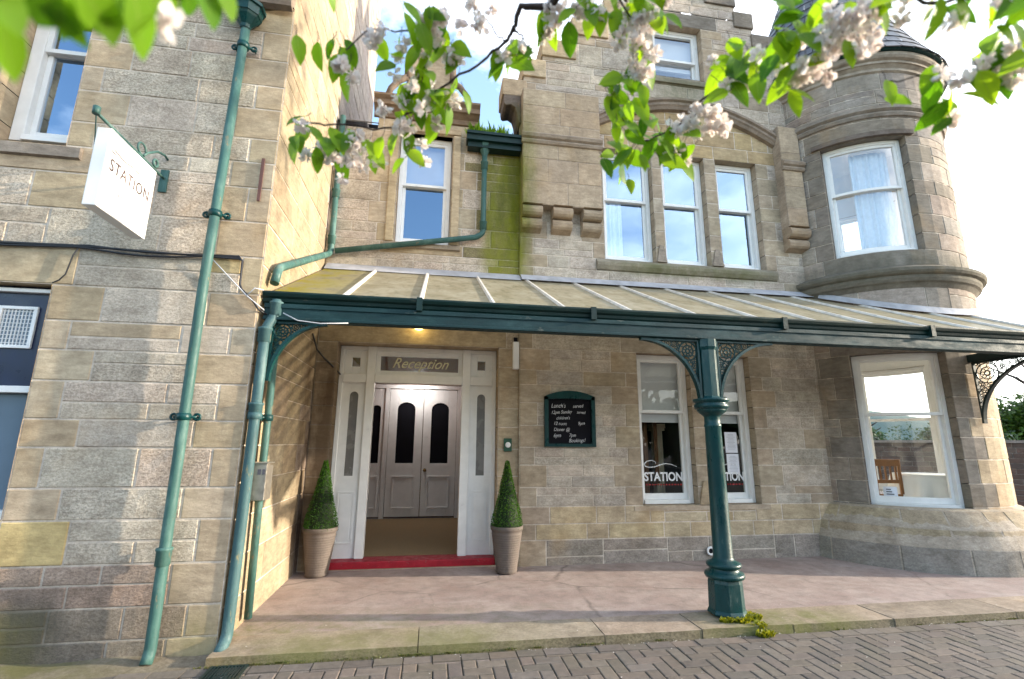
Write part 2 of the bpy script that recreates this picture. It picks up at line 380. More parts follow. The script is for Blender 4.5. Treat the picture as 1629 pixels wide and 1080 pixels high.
# ------------------------------------------------------------------ stonework
def jit(c, a=.08, w=.04):
    k = 1 + rnd.uniform(-a, a)
    return (max(0, c[0] * k * (1 + rnd.uniform(-w, w))), max(0, c[1] * k), max(0, c[2] * k * (1 + rnd.uniform(-w, w))))
RUB = [(.49, .435, .375), (.46, .415, .36), (.53, .48, .415), (.43, .395, .35), (.49, .425, .375), (.47, .43, .375), (.45, .385, .335)]
DRS = [(.43, .35, .25), (.47, .39, .275), (.40, .325, .235), (.44, .38, .305), (.39, .33, .26)]
GRY = [(.285, .265, .25), (.325, .298, .275), (.25, .238, .232), (.35, .315, .285), (.32, .265, .24)]
GRD = [(.235, .21, .185), (.215, .195, .178), (.255, .225, .195), (.20, .185, .175)]
def pick(p):
    c = rnd.choice(p); mean = [sum(x[i] for x in p) / len(p) for i in range(3)]
    return jit([(c[i] * .62 + mean[i] * .38) * (1.0, .975, .915)[i] for i in range(3)], .07, .025)

def one_stone(mb, F, s0, s1, z0, z1, col, coarse, joint=.009, proud=.004, step=.07):
    j = joint / 2 * rnd.uniform(.7, 1.3); s0 += j; s1 -= j; z0 += j * .9; z1 -= j * .9
    if s1 - s0 < .015 or z1 - z0 < .01: return
    pr = proud * rnd.uniform(.5, 1.3) + .002 * coarse
    b = min(.007, (s1 - s0) * .2, (z1 - z0) * .2)
    nu = max(1, int((s1 - s0) / step)); nv = max(1, int((z1 - z0) / step))
    if coarse < .3: nv = 1; nu = max(1, int((s1 - s0) / (step * 2.2)))
    amp = .0024 * coarse
    vs = []; W = nu + 3; H = nv + 3
    us = [s0] + [s0 + b + (s1 - s0 - 2 * b) * i / nu for i in range(nu + 1)] + [s1]
    ws = [z0] + [z0 + b + (z1 - z0 - 2 * b) * i / nv for i in range(nv + 1)] + [z1]
    for jv, w in enumerate(ws):
        for iu, u in enumerate(us):
            edge = iu in (0, W - 1) or jv in (0, H - 1)
            d = -.0025 if edge else pr + rnd.uniform(-amp, amp)
            vs.append(F(u + (0 if edge else rnd.uniform(-amp, amp) * .3), w, d))
    fs = [(jv * W + iu, jv * W + iu + 1, (jv + 1) * W + iu + 1, (jv + 1) * W + iu) for jv in range(H - 1) for iu in range(W - 1)]
    mb.add(vs, fs, tuple(col) + (coarse,), 0, False)

def cut(iv, ex):
    out = []
    for a, b, la, lb in iv:
        e0, e1, t = ex
        if e1 <= a + 1e-6 or e0 >= b - 1e-6: out.append((a, b, la, lb)); continue
        if e0 > a + .012: out.append((a, e0, la, t))
        if e1 < b - .012: out.append((e1, b, t, lb))
    return out

def stone_wall(name, parent, F, lim, zs, ops, blocks=(), quoin=(False, False), rub=RUB, drs=DRS, special=None, h=.27, joint=.010, coarse=.75, lens=(.28, .75), split=.55, ns_backing=.6, proud=.004):
    """lim(z)->(s0,s1); ops = [(s0,s1,z0,z1,depth)]; blocks = dressed stones placed by hand (s0,s1,z0,z1[,palette])"""
    mb = MB()
    must = set(round(z, 4) for z in zs)
    for o in ops: must |= {round(o[2], 4), round(o[3], 4)}
    for b in blocks: must |= {round(b[2], 4), round(b[3], 4)}
    lo, hi = min(zs), max(zs)
    must = sorted(z for z in must if lo - 1e-6 <= z <= hi + 1e-6)
    br = []
    for a, b in zip(must, must[1:]):
        if b - a < .02: continue
        n = max(1, round((b - a) / h)); cutz = [a + (b - a) * i / n for i in range(n + 1)]
        for i in range(1, n): cutz[i] += rnd.uniform(-.15, .15) * (b - a) / n
        br += list(zip(cutz, cutz[1:]))
    for ri, (za, zb) in enumerate(br):
        zm = (za + zb) / 2; l0, l1 = lim(zm)
        iv = [(l0, l1, 'Q' if quoin[0] else '', 'Q' if quoin[1] else '')]
        full = [(l0, l1, '', '')]
        for o in ops:
            if o[2] < zm < o[3]:
                iv = cut(iv, (o[0], o[1], 'J')); full = cut(full, (o[0], o[1], 'J'))
                # reveal faces (the side of the opening)
                for e in (o[0], o[1]):
                    c = pick(drs); mb.add([F(e, za + .004, .004), F(e, zb - .004, .004), F(e, zb - .004, -o[4]), F(e, za + .004, -o[4])], [(0, 1, 2, 3)], c + (.15,))
        for b in blocks:
            if b[2] < zm < b[3]: iv = cut(iv, (b[0], b[1], 'B'))
        for a, b, la, lb in full:
            n = max(1, int((b - a) / ns_backing))
            for i in range(n):
                x0 = a + (b - a) * i / n; x1 = a + (b - a) * (i + 1) / n
                mb.add([F(x0, za, -.001), F(x1, za, -.001), F(x1, zb, -.001), F(x0, zb, -.001)], [(0, 1, 2, 3)], (.55, .49, .42, .25), 0)
        for a, b, la, lb in iv:
            if b - a < .42 and (la == 'J' or lb == 'J'):
                one_stone(mb, F, a, b, za, zb, pick(drs), .12, joint, proud * .8); continue
            wL = (.19 if (ri % 2) else .36) + rnd.uniform(-.03, .05) if la in ('J', 'Q') else 0
            wR = (.19 if (ri % 2) else .36) + rnd.uniform(-.03, .05) if lb in ('J', 'Q') else 0
            if wL + wR > (b - a) * .8:
                k = (b - a) * .5 / max(wL + wR, .01) * 1.2; wL *= k; wR *= k
            if wL: one_stone(mb, F, a, a + wL, za, zb, pick(drs), .14, joint, proud)
            if wR: one_stone(mb, F, b - wR, b, za, zb, pick(drs), .14, joint, proud)
            a2, b2 = a + wL, b - wR
            subs = [(za, zb)]
            x = a2
            while x < b2 - .01:
                # a run of stones, one thick course or two thin ones
                run = min(b2, x + rnd.uniform(.7, 1.6))
                if b2 - run < .3: run = b2
                if zb - za > .19 and rnd.random() < split:
                    zc = za + (zb - za) * rnd.uniform(.4, .6); subs = [(za, zc), (zc, zb)]
                else: subs = [(za, zb)]
                for q0, q1 in subs:
                    y = x
                    while y < run - .01:
                        ln = rnd.uniform(*lens); e = y + ln
                        if run - e < lens[0] * .7: e = run
                        sp = special((y + e) / 2, zm) if special else None
                        if sp: one_stone(mb, F, y, e, q0, q1, pick(sp[0]), sp[1], joint, proud)
                        else:
                            cc = coarse * rnd.uniform(.6, 1.3)
                            pal = rub
                            if rnd.random() < .08: pal = drs; cc = .2
                            one_stone(mb, F, y, e, q0, q1, pick(pal), min(1, cc), joint, proud)
                        y = e
                x = run
    for b in blocks:
        one_stone(mb, F, b[0], b[1], b[2], b[3], pick(b[4] if len(b) > 4 else drs), .12, joint, proud + .003)
    # heads and sills of openings
    for o in ops:
        c = pick(drs)
        n = max(1, int((o[1] - o[0]) / .2))
        for i in range(n):
            x0 = o[0] + (o[1] - o[0]) * i / n; x1 = o[0] + (o[1] - o[0]) * (i + 1) / n
            for z in (o[2], o[3]):
                mb.add([F(x0, z, .004), F(x1, z, .004), F(x1, z, -o[4]), F(x0, z, -o[4])], [(0, 1, 2, 3)], c + (.15,))
    return mb.build(name, [M['stone'], M['mortar']], parent, recalc=False)

def moulding(mb, F, s0, s1, prof, ns, col, ends=True):
    """prof = [(d,z)...] swept along s"""
    n = len(prof); vs = []; fs = []
    for i in range(ns + 1):
        a = s0 + (s1 - s0) * i / ns
        vs += [F(a, z, d) for d, z in prof]
    for i in range(ns):
        for k in range(n - 1): fs.append((i * n + k, i * n + k + 1, (i + 1) * n + k + 1, (i + 1) * n + k))
    if ends: fs += [list(range(n)), [ns * n + k for k in reversed(range(n))]]
    mb.add(vs, fs, tuple(col) + (.2,), 0)

# ------------------------------------------------------------------ windows
def make_window(parent, F, s0, s1, z0, z1, dep, rail, ns=1, room=None, room_mat='room', glass='glass', blind=0, curtains=(), fw=.055, kind='window', ss=1.0):
    """sash window in (s,z,d) space. ss converts metres along s"""
    fw_s = fw * ss
    mb = MB()
    B = lambda a, b, c, d, e, f, n=ns: mb.sbox(F, a, b, c, d, e, f, n)
    B(s0, s0 + fw_s, z0, z1, -dep - .10, -dep, 1); B(s1 - fw_s, s1, z0, z1, -dep - .10, -dep, 1)
    B(s0 + fw_s, s1 - fw_s, z1 - fw, z1, -dep - .10, -dep); B(s0 + fw_s, s1 - fw_s, z0, z0 + .05, -dep - .10, -dep + .025)
    w = mb.build(kind, M['white'], parent, bevel=.004)
    a, b = s0 + fw_s, s1 - fw_s; t = .042; ts = t * ss
    def sash(za, zb, d1, bot):
        m = MB(); d0 = d1 - .04
        m.sbox(F, a, a + ts, za, zb, d0, d1); m.sbox(F, b - ts, b, za, zb, d0, d1)
        m.sbox(F, a + ts, b - ts, zb - t, zb, d0, d1, ns); m.sbox(F, a + ts, b - ts, za, za + bot, d0, d1, ns)
        so = m.build('sash', M['white'], w, bevel=.003)
        p = MB(); dm = (d0 + d1) / 2; n = max(1, ns)
        p.grid(lambda u, v: F(a + ts + (b - a - 2 * ts) * u, za + bot + (zb - t - za - bot) * v, dm), n, 1)
        p.build('pane', M[glass], w)
        return so
    if rail:
        sash(rail - .02, z1 - fw, -dep - .012, .04); sash(z0 + .05, rail + .022, -dep - .056, .075)
    else: sash(z0 + .05, z1 - fw, -dep - .02, .05)
    if blind:
        m = MB(); m.sbox(F, a, b, blind, z1 - fw, -dep - .135, -dep - .125); m.sbox(F, a, b, blind - .02, blind, -dep - .145, -dep - .115)
        m.build('blind', M['blind'], w)
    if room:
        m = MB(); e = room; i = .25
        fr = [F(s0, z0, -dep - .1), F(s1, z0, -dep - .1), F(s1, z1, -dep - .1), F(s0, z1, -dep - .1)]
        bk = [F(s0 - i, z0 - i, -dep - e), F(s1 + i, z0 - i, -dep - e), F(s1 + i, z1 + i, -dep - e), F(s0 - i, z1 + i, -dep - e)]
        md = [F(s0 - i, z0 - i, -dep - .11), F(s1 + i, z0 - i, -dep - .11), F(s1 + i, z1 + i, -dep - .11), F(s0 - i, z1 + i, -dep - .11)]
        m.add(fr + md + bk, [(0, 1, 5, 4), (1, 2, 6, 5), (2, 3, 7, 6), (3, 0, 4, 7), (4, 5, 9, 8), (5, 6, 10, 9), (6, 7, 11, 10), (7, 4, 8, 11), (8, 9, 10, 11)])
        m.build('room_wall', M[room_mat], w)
    return w

def curtain(F, s0, s1, z0, z1, d, label, matn, folds=9, amp=.025, ns=60, cat='curtain', group=None, taper=0):
    m = MB()
    def fn(u, v):
        k = 1 - taper * (1 - v) ** 1.5
        s = s0 + (s1 - s0) * u * k
        return F(s, z0 + (z1 - z0) * v, d + amp * math.sin(u * folds * 2 * PI + .8 * math.sin(v * 3)) * (.6 + .4 * math.sin(u * 17)))
    m.grid(fn, ns, 8)
    o = m.build('curtain', M[matn], None, recalc=False)
    sd = o.modifiers.new('thick', 'SOLIDIFY'); sd.thickness = .004
    return tag(o, label, cat, group)

XW, DW, DG = -1.914, -2.043, -1.963
Ff = lambda s, z, d: (s, -d, z)                    # entrance front
Fg = lambda s, z, d: (s, -.05 - d, z)              # gable, a little proud
Fw = lambda s, z, d: (s, DW - d, z)                # wing front
Fs = lambda s, z, d: (XW + d, s, z)                # wing side, s = y
XT, YT, RT = 6.255, .41, 1.38
def Ft(s, z, d): a = s / RT; return (XT + (RT + d) * math.sin(a), YT - (RT + d) * math.cos(a), z)

hotel = thing('hotel_building', 'old stone hotel with crow-stepped gable, round turret and white sash windows', 'building', (1.5, 0, 0))

# ---- wing front
LW = (-4.12, -3.535, 3.79, 5.75, .25); LD = (-5.2, -3.415, .86, 2.6, .16)
def wing_special(s, z):
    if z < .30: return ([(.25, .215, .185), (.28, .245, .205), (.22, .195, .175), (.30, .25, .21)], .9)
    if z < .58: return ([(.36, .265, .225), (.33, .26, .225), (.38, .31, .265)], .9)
    if -2.28 < s < -2.02 and z > .3: return (rnd.choice([DRS, RUB, [(.40, .33, .19)]]), rnd.choice([.2, .95, .3]))
    return None
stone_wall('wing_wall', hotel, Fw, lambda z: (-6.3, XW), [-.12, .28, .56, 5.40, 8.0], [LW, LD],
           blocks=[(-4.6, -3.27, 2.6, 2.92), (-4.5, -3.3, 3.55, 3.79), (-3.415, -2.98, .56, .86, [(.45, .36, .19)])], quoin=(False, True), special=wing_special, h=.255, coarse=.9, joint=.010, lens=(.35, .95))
mb = MB(); moulding(mb, Fw, -6.3, XW, [(0, 5.42), (.05, 5.40), (.05, 5.34), (.10, 5.36), (.12, 5.43), (.12, 5.50), (0, 5.55)], 1, (.2, .16, .13)); mb.build('string_course', M['stone'], hotel)
# ---- wing side (sunlit)
SID = [(.33, .28, .205), (.30, .25, .18), (.36, .31, .235), (.275, .225, .165)]
def side_special(s, z):
    if s > -.02: return ([(.36, .32, .30), (.32, .285, .27), (.40, .35, .32)], .5)
    return None
stone_wall('wing_side_wall', hotel, Fs, lambda z: (DW, 2.75), [-.1, 11.0], [], quoin=(False, False), rub=SID, drs=SID, special=side_special, h=.30, coarse=.28, split=.15, lens=(.45, 1.0), proud=.005, joint=.007)
# ---- entrance front
DOOR = (-1.664, .349, 0.0, 2.64, .32); BW = (-1.07, -.35, 4.02, 5.66, .16)
def ent_special(s, z):
    if z > 5.62: return (DRS, .2)
    if s < -1.70 and z < 2.9: return ([(.40, .29, .15), (.36, .25, .13)], .2)
    if .16 < s < .60 and z > 3.6: return ([(.24, .21, .12), (.2, .18, .1), (.27, .23, .15)], .8)
    return None
stone_wall('entrance_wall', hotel, Ff, lambda z: (XW + .01, .62) if z < 5.68 else (-1.38, -.04), [-.05, 2.64, 2.92, 5.66, 5.84], [DOOR, BW],
           blocks=[(-1.9, .45, 2.64, 2.92, DRS), (-1.3, -.12, 5.66, 5.84), (-1.25, -.16, 3.86, 4.02)], special=ent_special, h=.26, coarse=.7)
# dormer cornice and pediment
mb = MB(); c = (.19, .14, .10)
moulding(mb, Ff, -1.44, .02, [(0, 5.84), (.03, 5.85), (.03, 5.92), (.10, 5.97), (.13, 5.98), (.13, 6.05), (.17, 6.09), (.17, 6.12), (0, 6.14)], 1, c)
poly = []
for t in range(9): a = t / 8 * PI / 2; poly.append((-.70 + .58 - .26 * math.sin(a), 6.14 + .36 * (1 - math.cos(a)) + .0))
poly += [(-.38, 6.5), (-.38, 6.82)]
for t in range(13): a = t / 12 * PI; poly.append((-.70 + .32 * math.cos(a), 6.82 + .31 * math.sin(a)))
poly += [(-1.02, 6.5)]
for t in range(9): a = PI / 2 - t / 8 * PI / 2; poly.append((-.70 - .58 + .26 * math.sin(a), 6.14 + .36 * (1 - math.cos(a))))
mb.prism(poly, lambda x, z, d: (x, -d, z), -.25, .02, (.40, .34, .25, .3))
rim = [Vector((x, -.03, z)) for x, z in poly[9:-9]]
mb.tube(rim, .045, 8, col=(.17, .135, .11, .3))
mb.tube([(-.12, -.03, 6.16), (-.16, -.03, 6.3), (-.27, -.03, 6.45), (-.38, -.03, 6.52)], .045, 8, col=(.17, .135, .11, .3))
mb.tube([(-1.28, -.03, 6.16), (-1.24, -.03, 6.3), (-1.13, -.03, 6.45), (-1.02, -.03, 6.52)], .045, 8, col=(.17, .135, .11, .3))
mb.box(-1.36, -.06, .02, 1.6, 5.66, 6.13, (.3, .25, .2, .4))
mb.build('dormer', M['stone'], hotel)
# architrave round blue window
mb = MB()
for (a, b, z0, z1) in ((-1.19, -1.085, 4.02, 5.66), (-.335, -.23, 4.02, 5.66), (-1.19, -.23, 5.672, 5.76)): mb.sbox(Ff, a, b, z0, z1, .0, .035, 1, pick(DRS) + (.12,))
mb.build('window_surround', M['stone'], hotel, bevel=.01)
# eaves and slate roof between wing and gable
def slates(mb, fn, nr, ncol, length, cols, lift=.012):
    for r in range(nr):
        off = .5 * (r % 2); c0 = 0
        for k in range(-1, ncol):
            u0, u1 = (k + off) / ncol, (k + 1 + off) / ncol
            u0, u1 = max(0, u0 + .0006), min(1, u1 - .0006)
            if u1 <= u0: continue
            v0, v1 = r / nr, min(1, (r + 1.15) / nr)
            mb.add([fn(u0, v0, lift), fn(u1, v0, lift), fn(u1, v1, .001), fn(u0, v1, .001), fn(u0, v0, 0), fn(u1, v0, 0)], [(0, 1, 2, 3), (4, 5, 1, 0)], jit(rnd.choice(cols), .12) + (1,))
SLC = [(.10, .105, .115), (.125, .125, .13), (.085, .09, .10), (.12, .115, .11)]
mb = MB()
n_ = Vector((0, -.574, .819))
for x0, x1 in ((XW + .012, -1.365), (-.055, .615)):
    slates(mb, lambda u, v, l: Vector((x0 + (x1 - x0) * u, -.06 + 2.3 * v, 5.70 + 1.63 * v)) + n_ * l, 12, 3 if x1 - x0 < .6 else 4, 1, SLC)
mb.box(-1.36, -.06, 1.0, 2.2, 6.1, 6.5)
mb.build('roof', M['slate'], hotel, recalc=False)
# ---- gable
GOP = [(1.83, 2.60, 3.96, 5.71, .16), (2.75, 3.455, 3.96, 5.71, .16), (3.64, 4.33, 3.96, 5.71, .16),
       (2.22, 2.985, .665, 2.64, .16), (3.19, 3.885, .665, 2.64, .16), (2.75, 3.595, 7.09, 8.08, .16)]
STL = [(6.67, .62), (7.06, .66), (7.46, .95), (7.92, 1.43), (8.36, 1.96), (9.0, 2.35), (9.5, 2.7), (9.56, 3.1)]
STR = [(8.12, 5.35), (8.52, 4.54), (8.92, 4.25), (9.3, 3.75), (9.6, 3.5)]
def glim(z):
    a = next((x for t, x in STL if z < t), 2.9); b = next((x for t, x in STR if z < t), 3.4)
    return (a, b)
def gspecial(s, z):
    if 5.71 < z < 6.6:
        q = 1 - ((s - 3.19) / 1.5) ** 2
        if q > 0 and z < 6.10 + .46 * q: return ([(.42, .33, .20), (.39, .30, .185), (.44, .36, .24)], .1)
    if 3.66 < z < 3.96 and 1.6 < s < 4.6: return (GRD, .2)
    if z > 6.6: return None if s > 1.9 else (RUB, .5)
    if z < .66 and z > .3: return ([(.46, .38, .25), (.43, .36, .27), (.48, .41, .31)], .3)
    if z < .3: return ([(.30, .27, .25), (.34, .31, .28)], .6)
    return None
stone_wall('gable_wall', hotel, Fg, glim, [-.05, .28, .665, 6.67, 7.06, 7.46, 7.92, 8.12, 8.36, 8.52, 8.92, 9.3], GOP,
           blocks=[(2.0, 3.09, 2.64, 2.90), (3.09, 4.06, 2.64, 2.90), (1.7, 4.5, 3.78, 3.96, GRD), (2.45, 3.9, 8.08, 8.34, GRD), (2.6, 3.75, 6.93, 7.09, GRD)], quoin=(True, False), special=gspecial, h=.25, coarse=.55, rub=[(.47, .425, .38), (.44, .405, .37), (.50, .455, .405), (.40, .37, .345), (.47, .41, .37), (.43, .39, .36)], drs=[(.375, .315, .245), (.40, .34, .27), (.35, .295, .235), (.38, .335, .28)])
mb = MB()
# crow-step coping slabs, each with its own top
for i, (z, x) in enumerate(STL):
    z0 = z; x0 = x if i else .36; x1 = STL[i + 1][1] + .04 if i + 1 < len(STL) else 3.4
    mb = MB(); mb.box(x0 - .02, x1, -.085, .35, z0 - .30 if i else z0 - .28, z0, pick(DRS if i < 5 else GRD) + (.3,)); mb.build('crow_step', M['stone'], hotel, bevel=.012)
for i, (z, x) in enumerate(STR):
    x1 = x; x0 = STR[i + 1][1] - .04 if i + 1 < len(STR) else 2.9
    mb = MB(); mb.box(x0, x1 + .02, -.085, .35, z - .30, z, pick(GRD) + (.3,)); mb.build('crow_step', M['stone'], hotel, bevel=.012)
mb = MB()
# skew putt scroll
sp = [(.36, 6.40), (.36, 6.30), (.37, 6.24), (.40, 6.22), (.47, 6.24), (.53, 6.2), (.56, 6.1), (.57, 6.0), (.60, 5.95), (.615, 5.95), (.615, 6.40)]
mb.prism(sp, lambda x, z, d: (x, -d, z), -.3, .08, (.16, .13, .11, .3))
mb.build('skew_scroll', M['stone'], hotel, bevel=.012)
mb = MB(); mb.box(.612, .628, -.0495, .06, -.04, 6.6, (.36, .31, .24, .4)); mb.build('wall_return', M['stone'], hotel)
# corbelled pilasters
def corbel_block(x0, x1, zb, zt, ncorb, zs):
    m = MB(); pr = .17
    Fc = lambda s, z, d: (s, -.05 - pr - d, z)
    z = zb
    while z < zt - .05:
        z2 = min(zt, z + rnd.uniform(.26, .36))
        if zt - z2 < .15: z2 = zt
        x = x0
        while x < x1 - .02:
            e = x + rnd.uniform(.35, .7)
            if x1 - e < .25: e = x1
            one_stone(m, Fc, x, e, z, z2, pick([(.38, .32, .25), (.42, .35, .27), (.36, .29, .22)]), .25); x = e
        z = z2
    m.box(x0, x1, -.05 - pr + .001, -.04, zb, zt, (.36, .30, .24, .3))
    moulding(m, lambda s, z, d: (s, -.05 - pr - d, z), x0 - .02, x1 + .02, [(0, zs - .09), (.03, zs - .08), (.045, zs - .05), (.03, zs - .02), (.06, zs), (.075, zs + .04), (.05, zs + .07), (0, zs + .08)], 1, (.30, .25, .20))
    w = (x1 - x0) / (ncorb * 1.55 - .55)
    for i in range(ncorb):
        a = x0 + i * w * 1.55; b = min(x1, a + w)
        pf = [(0, zb), (pr + .03, zb)]
        for t in range(7): q = -PI / 2 + PI - PI * t / 6; pf.append((pr - .045 + .075 * math.cos(q), zb - .085 + .08 * math.sin(q)))
        for t in range(7): q = PI / 2 - PI * t / 6; pf.append((pr - .10 + .075 * math.cos(q), zb - .25 + .08 * math.sin(q)))
        pf.append((0, zb - .36))
        moulding(m, Fg, a, b, pf, 1, pick([(.36, .29, .22), (.33, .27, .21)]))
    return m.build('corbelled_pilaster', M['stone'], hotel)
corbel_block(.62, 1.75, 4.62, 6.42, 3, 5.62)
corbel_block(4.66, 4.99, 4.62, 6.30, 1, 5.62)
# hood mould over the triple window
mb = MB(); prof = [(0, -.10), (.06, -.09), (.08, -.05), (.10, -.03), (.10, .01), (.13, .03), (.13, .07), (0, .12)]
pts = []
for i in range(31):
    x = 1.70 + (4.68 - 1.70) * i / 30; q = 1 - ((x - 3.19) / 1.49) ** 2
    pts.append((x, 6.10 + .46 * q))
vs = []; n = len(prof)
for x, z in pts: vs += [Fg(x, z + dz, d) for d, dz in prof]
fs = [(i * n + k, i * n + k + 1, (i + 1) * n + k + 1, (i + 1) * n + k) for i in range(30) for k in range(n - 1)] + [list(range(n)), [30 * n + k for k in reversed(range(n))]]
mb.add(vs, fs, (.25, .205, .165, .25)); mb.build('hood_mould', M['stone'], hotel)
# sills and mullion stops
mb = MB()
mb = MB(); moulding(mb, Fg, 1.70, 4.48, [(0, 3.80), (.02, 3.80), (.05, 3.86), (.05, 3.90), (0.0, 3.963), (-.16, 3.972)], 1, (.27, .24, .19)); mb.build('window_sill', M['stone'], hotel)
mb = MB(); moulding(mb, Fg, 2.68, 3.66, [(0, 6.95), (.04, 6.96), (.04, 7.03), (0, 7.085), (-.16, 7.095)], 1, (.24, .22, .17)); mb.build('window_sill', M['stone'], hotel)
mb = MB(); moulding(mb, Fg, 2.1, 4.0, [(0, .60), (.015, .60), (.015, .655), (-.16, .672)], 1, (.42, .35, .27)); mb.build('window_sill', M['stone'], hotel)
mb = MB(); moulding(mb, Ff, -1.2, -.2, [(0, 3.93), (.05, 3.94), (.05, 4.0), (-.16, 4.03)], 1, (.30, .25, .19)); mb.build('window_sill', M['stone'], hotel)
mb = MB(); moulding(mb, Fw, -4.3, -3.4, [(0, 3.66), (.04, 3.67), (.04, 3.76), (-.25, 3.80)], 1, (.27, .23, .19)); mb.build('window_sill', M['stone'], hotel)
mb = MB(); mb.prism([(2.99, .672), (3.185, .672), (3.12, .96), (3.055, .96)], lambda x, z, d: (x, -.05 - d, z), 0, .03, (.36, .29, .2, .3)); mb.build('mullion_stop', M['stone'], hotel)
for x0, x1 in ((2.60, 2.75), (3.455, 3.64), ):
    mb = MB(); mb.prism([(x0, 3.966), (x1, 3.966), ((x0 + x1) / 2 + .03, 4.22), ((x0 + x1) / 2 - .03, 4.22)], lambda x, z, d: (x, -.05 - d, z), 0, .03, (.28, .24, .2, .3)); mb.build('mullion_stop', M['stone'], hotel)

# windows of the flat fronts
def W_(F, o, rail, **k):
    return make_window(hotel, F, o[0] + .005, o[1] - .005, o[2] + .005, o[3] - .005, .11, rail, **k)
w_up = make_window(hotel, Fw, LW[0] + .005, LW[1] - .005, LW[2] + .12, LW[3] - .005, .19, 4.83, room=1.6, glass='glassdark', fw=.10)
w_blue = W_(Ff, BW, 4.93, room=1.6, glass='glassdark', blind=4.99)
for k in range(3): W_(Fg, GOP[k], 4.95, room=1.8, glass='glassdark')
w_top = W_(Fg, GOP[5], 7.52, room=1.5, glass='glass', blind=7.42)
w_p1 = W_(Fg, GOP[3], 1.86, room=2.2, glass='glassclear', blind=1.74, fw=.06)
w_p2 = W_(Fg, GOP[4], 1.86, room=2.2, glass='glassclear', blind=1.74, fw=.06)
def swoosh(parent, x0, x1, z, y):
    m = MB()
    p = [(.32, .085), (.30, .11), (.2, .125), (.08, .115), (.0, .08), (.02, .05), (.12, .035), (.28, .04), (.45, .07), (.6, .085), (.75, .075), (.95, .035)]
    pts = []
    for i in range(len(p) - 1):
        for t in range(4):
            k = t / 4; pts.append((x0 + (x1 - x0) * (p[i][0] * (1 - k) + p[i + 1][0] * k), y, z + (p[i][1] * (1 - k) + p[i + 1][1] * k)))
    m.tube(pts, [.003 + .005 * math.sin(PI * i / len(pts)) for i in range(len(pts))], 5)
    return m.build('logo_swoosh', M['letterwhite'], parent)
for w, xa, xb in ((w_p1, 2.32, 2.89), (w_p2, 3.285, 3.79)):
    yg = -.05 + .11 + .056 + .012
    text_mesh('STATION', .155, M['letterwhite'], w, ((xa + xb) / 2, yg, 1.0), (1, 0, 0), (0, 0, 1), bold=.004, sx=.86 * (xb - xa) / .57, space=.98)
    swoosh(w, xa + .02, xb - .04, 1.09, yg)
    m = MB(); x = xa + .03
    while x < xb - .05:
        l = rnd.uniform(.018, .035); m.box(x, x + l, yg - .001, yg, .895, .912); x += l + .016
    m.build('small_lettering', M['redink'], w)
# lower shopfront window of the wing
mb = MB(); B = lambda a, b, c, d, e, f: mb.sbox(Fw, a, b, c, d, e, f)
B(LD[0], LD[1] - .003, 2.545, 2.575, -.15, -.06); B(LD[0], LD[1] - .003, 1.765, 1.815, -.15, -.045); B(LD[0], LD[1] - .003, .87, .93, -.15, -.04)
ws = mb.build('window', M['white'], hotel, bevel=.004)
mb = MB(); mb.sbox(Fw, LD[0], LD[1] - .003, 1.817, 2.543, -.14, -.10); mb.sbox(Fw, LD[0], LD[1] - .003, 2.577, 2.60, -.14, -.10); mb.sbox(Fw, -3.47, LD[1] - .003, .932, 1.763, -.14, -.08); mb.build('panel', M['navy'], ws, bevel=.003)
mb = MB(); mb.sbox(Fw, LD[0], -3.472, .932, 1.763, -.15, -.11); mb.build('pane', M['greyglass'], ws)
mb = MB()
for (a, b, c, d) in ((-3.80, -3.535, 2.41, 2.435), (-3.80, -3.535, 2.105, 2.13), (-3.80, -3.775, 2.13, 2.41), (-3.56, -3.535, 2.13, 2.41)): mb.sbox(Fw, a, b, c, d, -.10, -.08)
vf = mb.build('vent', M['white'], ws, bevel=.003)
mb = MB()
for i in range(9): x = -3.765 + i * .0245; mb.sbox(Fw, x, x + .005, 2.13, 2.41, -.098, -.09)
for i in range(9): z = 2.145 + i * .031; mb.sbox(Fw, -3.775, -3.56, z, z + .005, -.0985, -.092)
mb.sbox(Fw, -3.775, -3.56, 2.13, 2.41, -.0995, -.0985, mi=1)
mb.build('vent_grille', [M['plastic'], M['greyglass']], ws)
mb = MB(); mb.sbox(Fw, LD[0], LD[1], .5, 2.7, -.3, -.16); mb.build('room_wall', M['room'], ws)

# ---- turret
def rot_lim(z): return (-1.50 * RT, 2.75 * RT)
A0, A1 = -.925 * RT, -.145 * RT
B0, B1 = 1.62 * RT, 2.46 * RT
C0, C1 = .88 * RT, 1.42 * RT  # added unseen openings that let sun into the turret rooms
TOPS = [(A0, A1, 4.05, 5.79, .16), (B0, B1, 4.3, 5.66, .16), (C0, C1, 4.3, 5.66, .16)]
LOWS = [(A0, A1, .664, 2.64, .16), (B0, B1, .70, 2.72, .16), (C0, C1, .70, 2.64, .16)]
def t_sunlit(s, z):
    if s / RT > .15 and z < 3.3: return ([(.42, .34, .25), (.39, .32, .24)], .15)  # sunlit flank: warm light put into lighter, tan stone colours
    return None
stone_wall('turret_wall', hotel, Ft, rot_lim, [.62, 2.64, 2.92, 3.60, 4.05, 6.05, 6.85], TOPS + LOWS,
           blocks=[(A0 - .22, A1 + .22, 2.64, 2.92, GRD), (A0 - .2, A1 + .2, 5.79, 6.08, GRD), (A0 - .15, A1 + .15, 3.82, 4.05, GRD)], rub=GRY, drs=GRD, special=t_sunlit, h=.29, coarse=.3, ns_backing=.2, split=.2, lens=(.4, .85), joint=.007)  # turret jambs: shade and dirt both put into the dark stone colour
def ring(prof, col): m = MB(); moulding(m, Ft, -1.56 * RT, 2.8 * RT, prof, 64, col, True); m.build('turret_moulding', M['stone'], hotel)
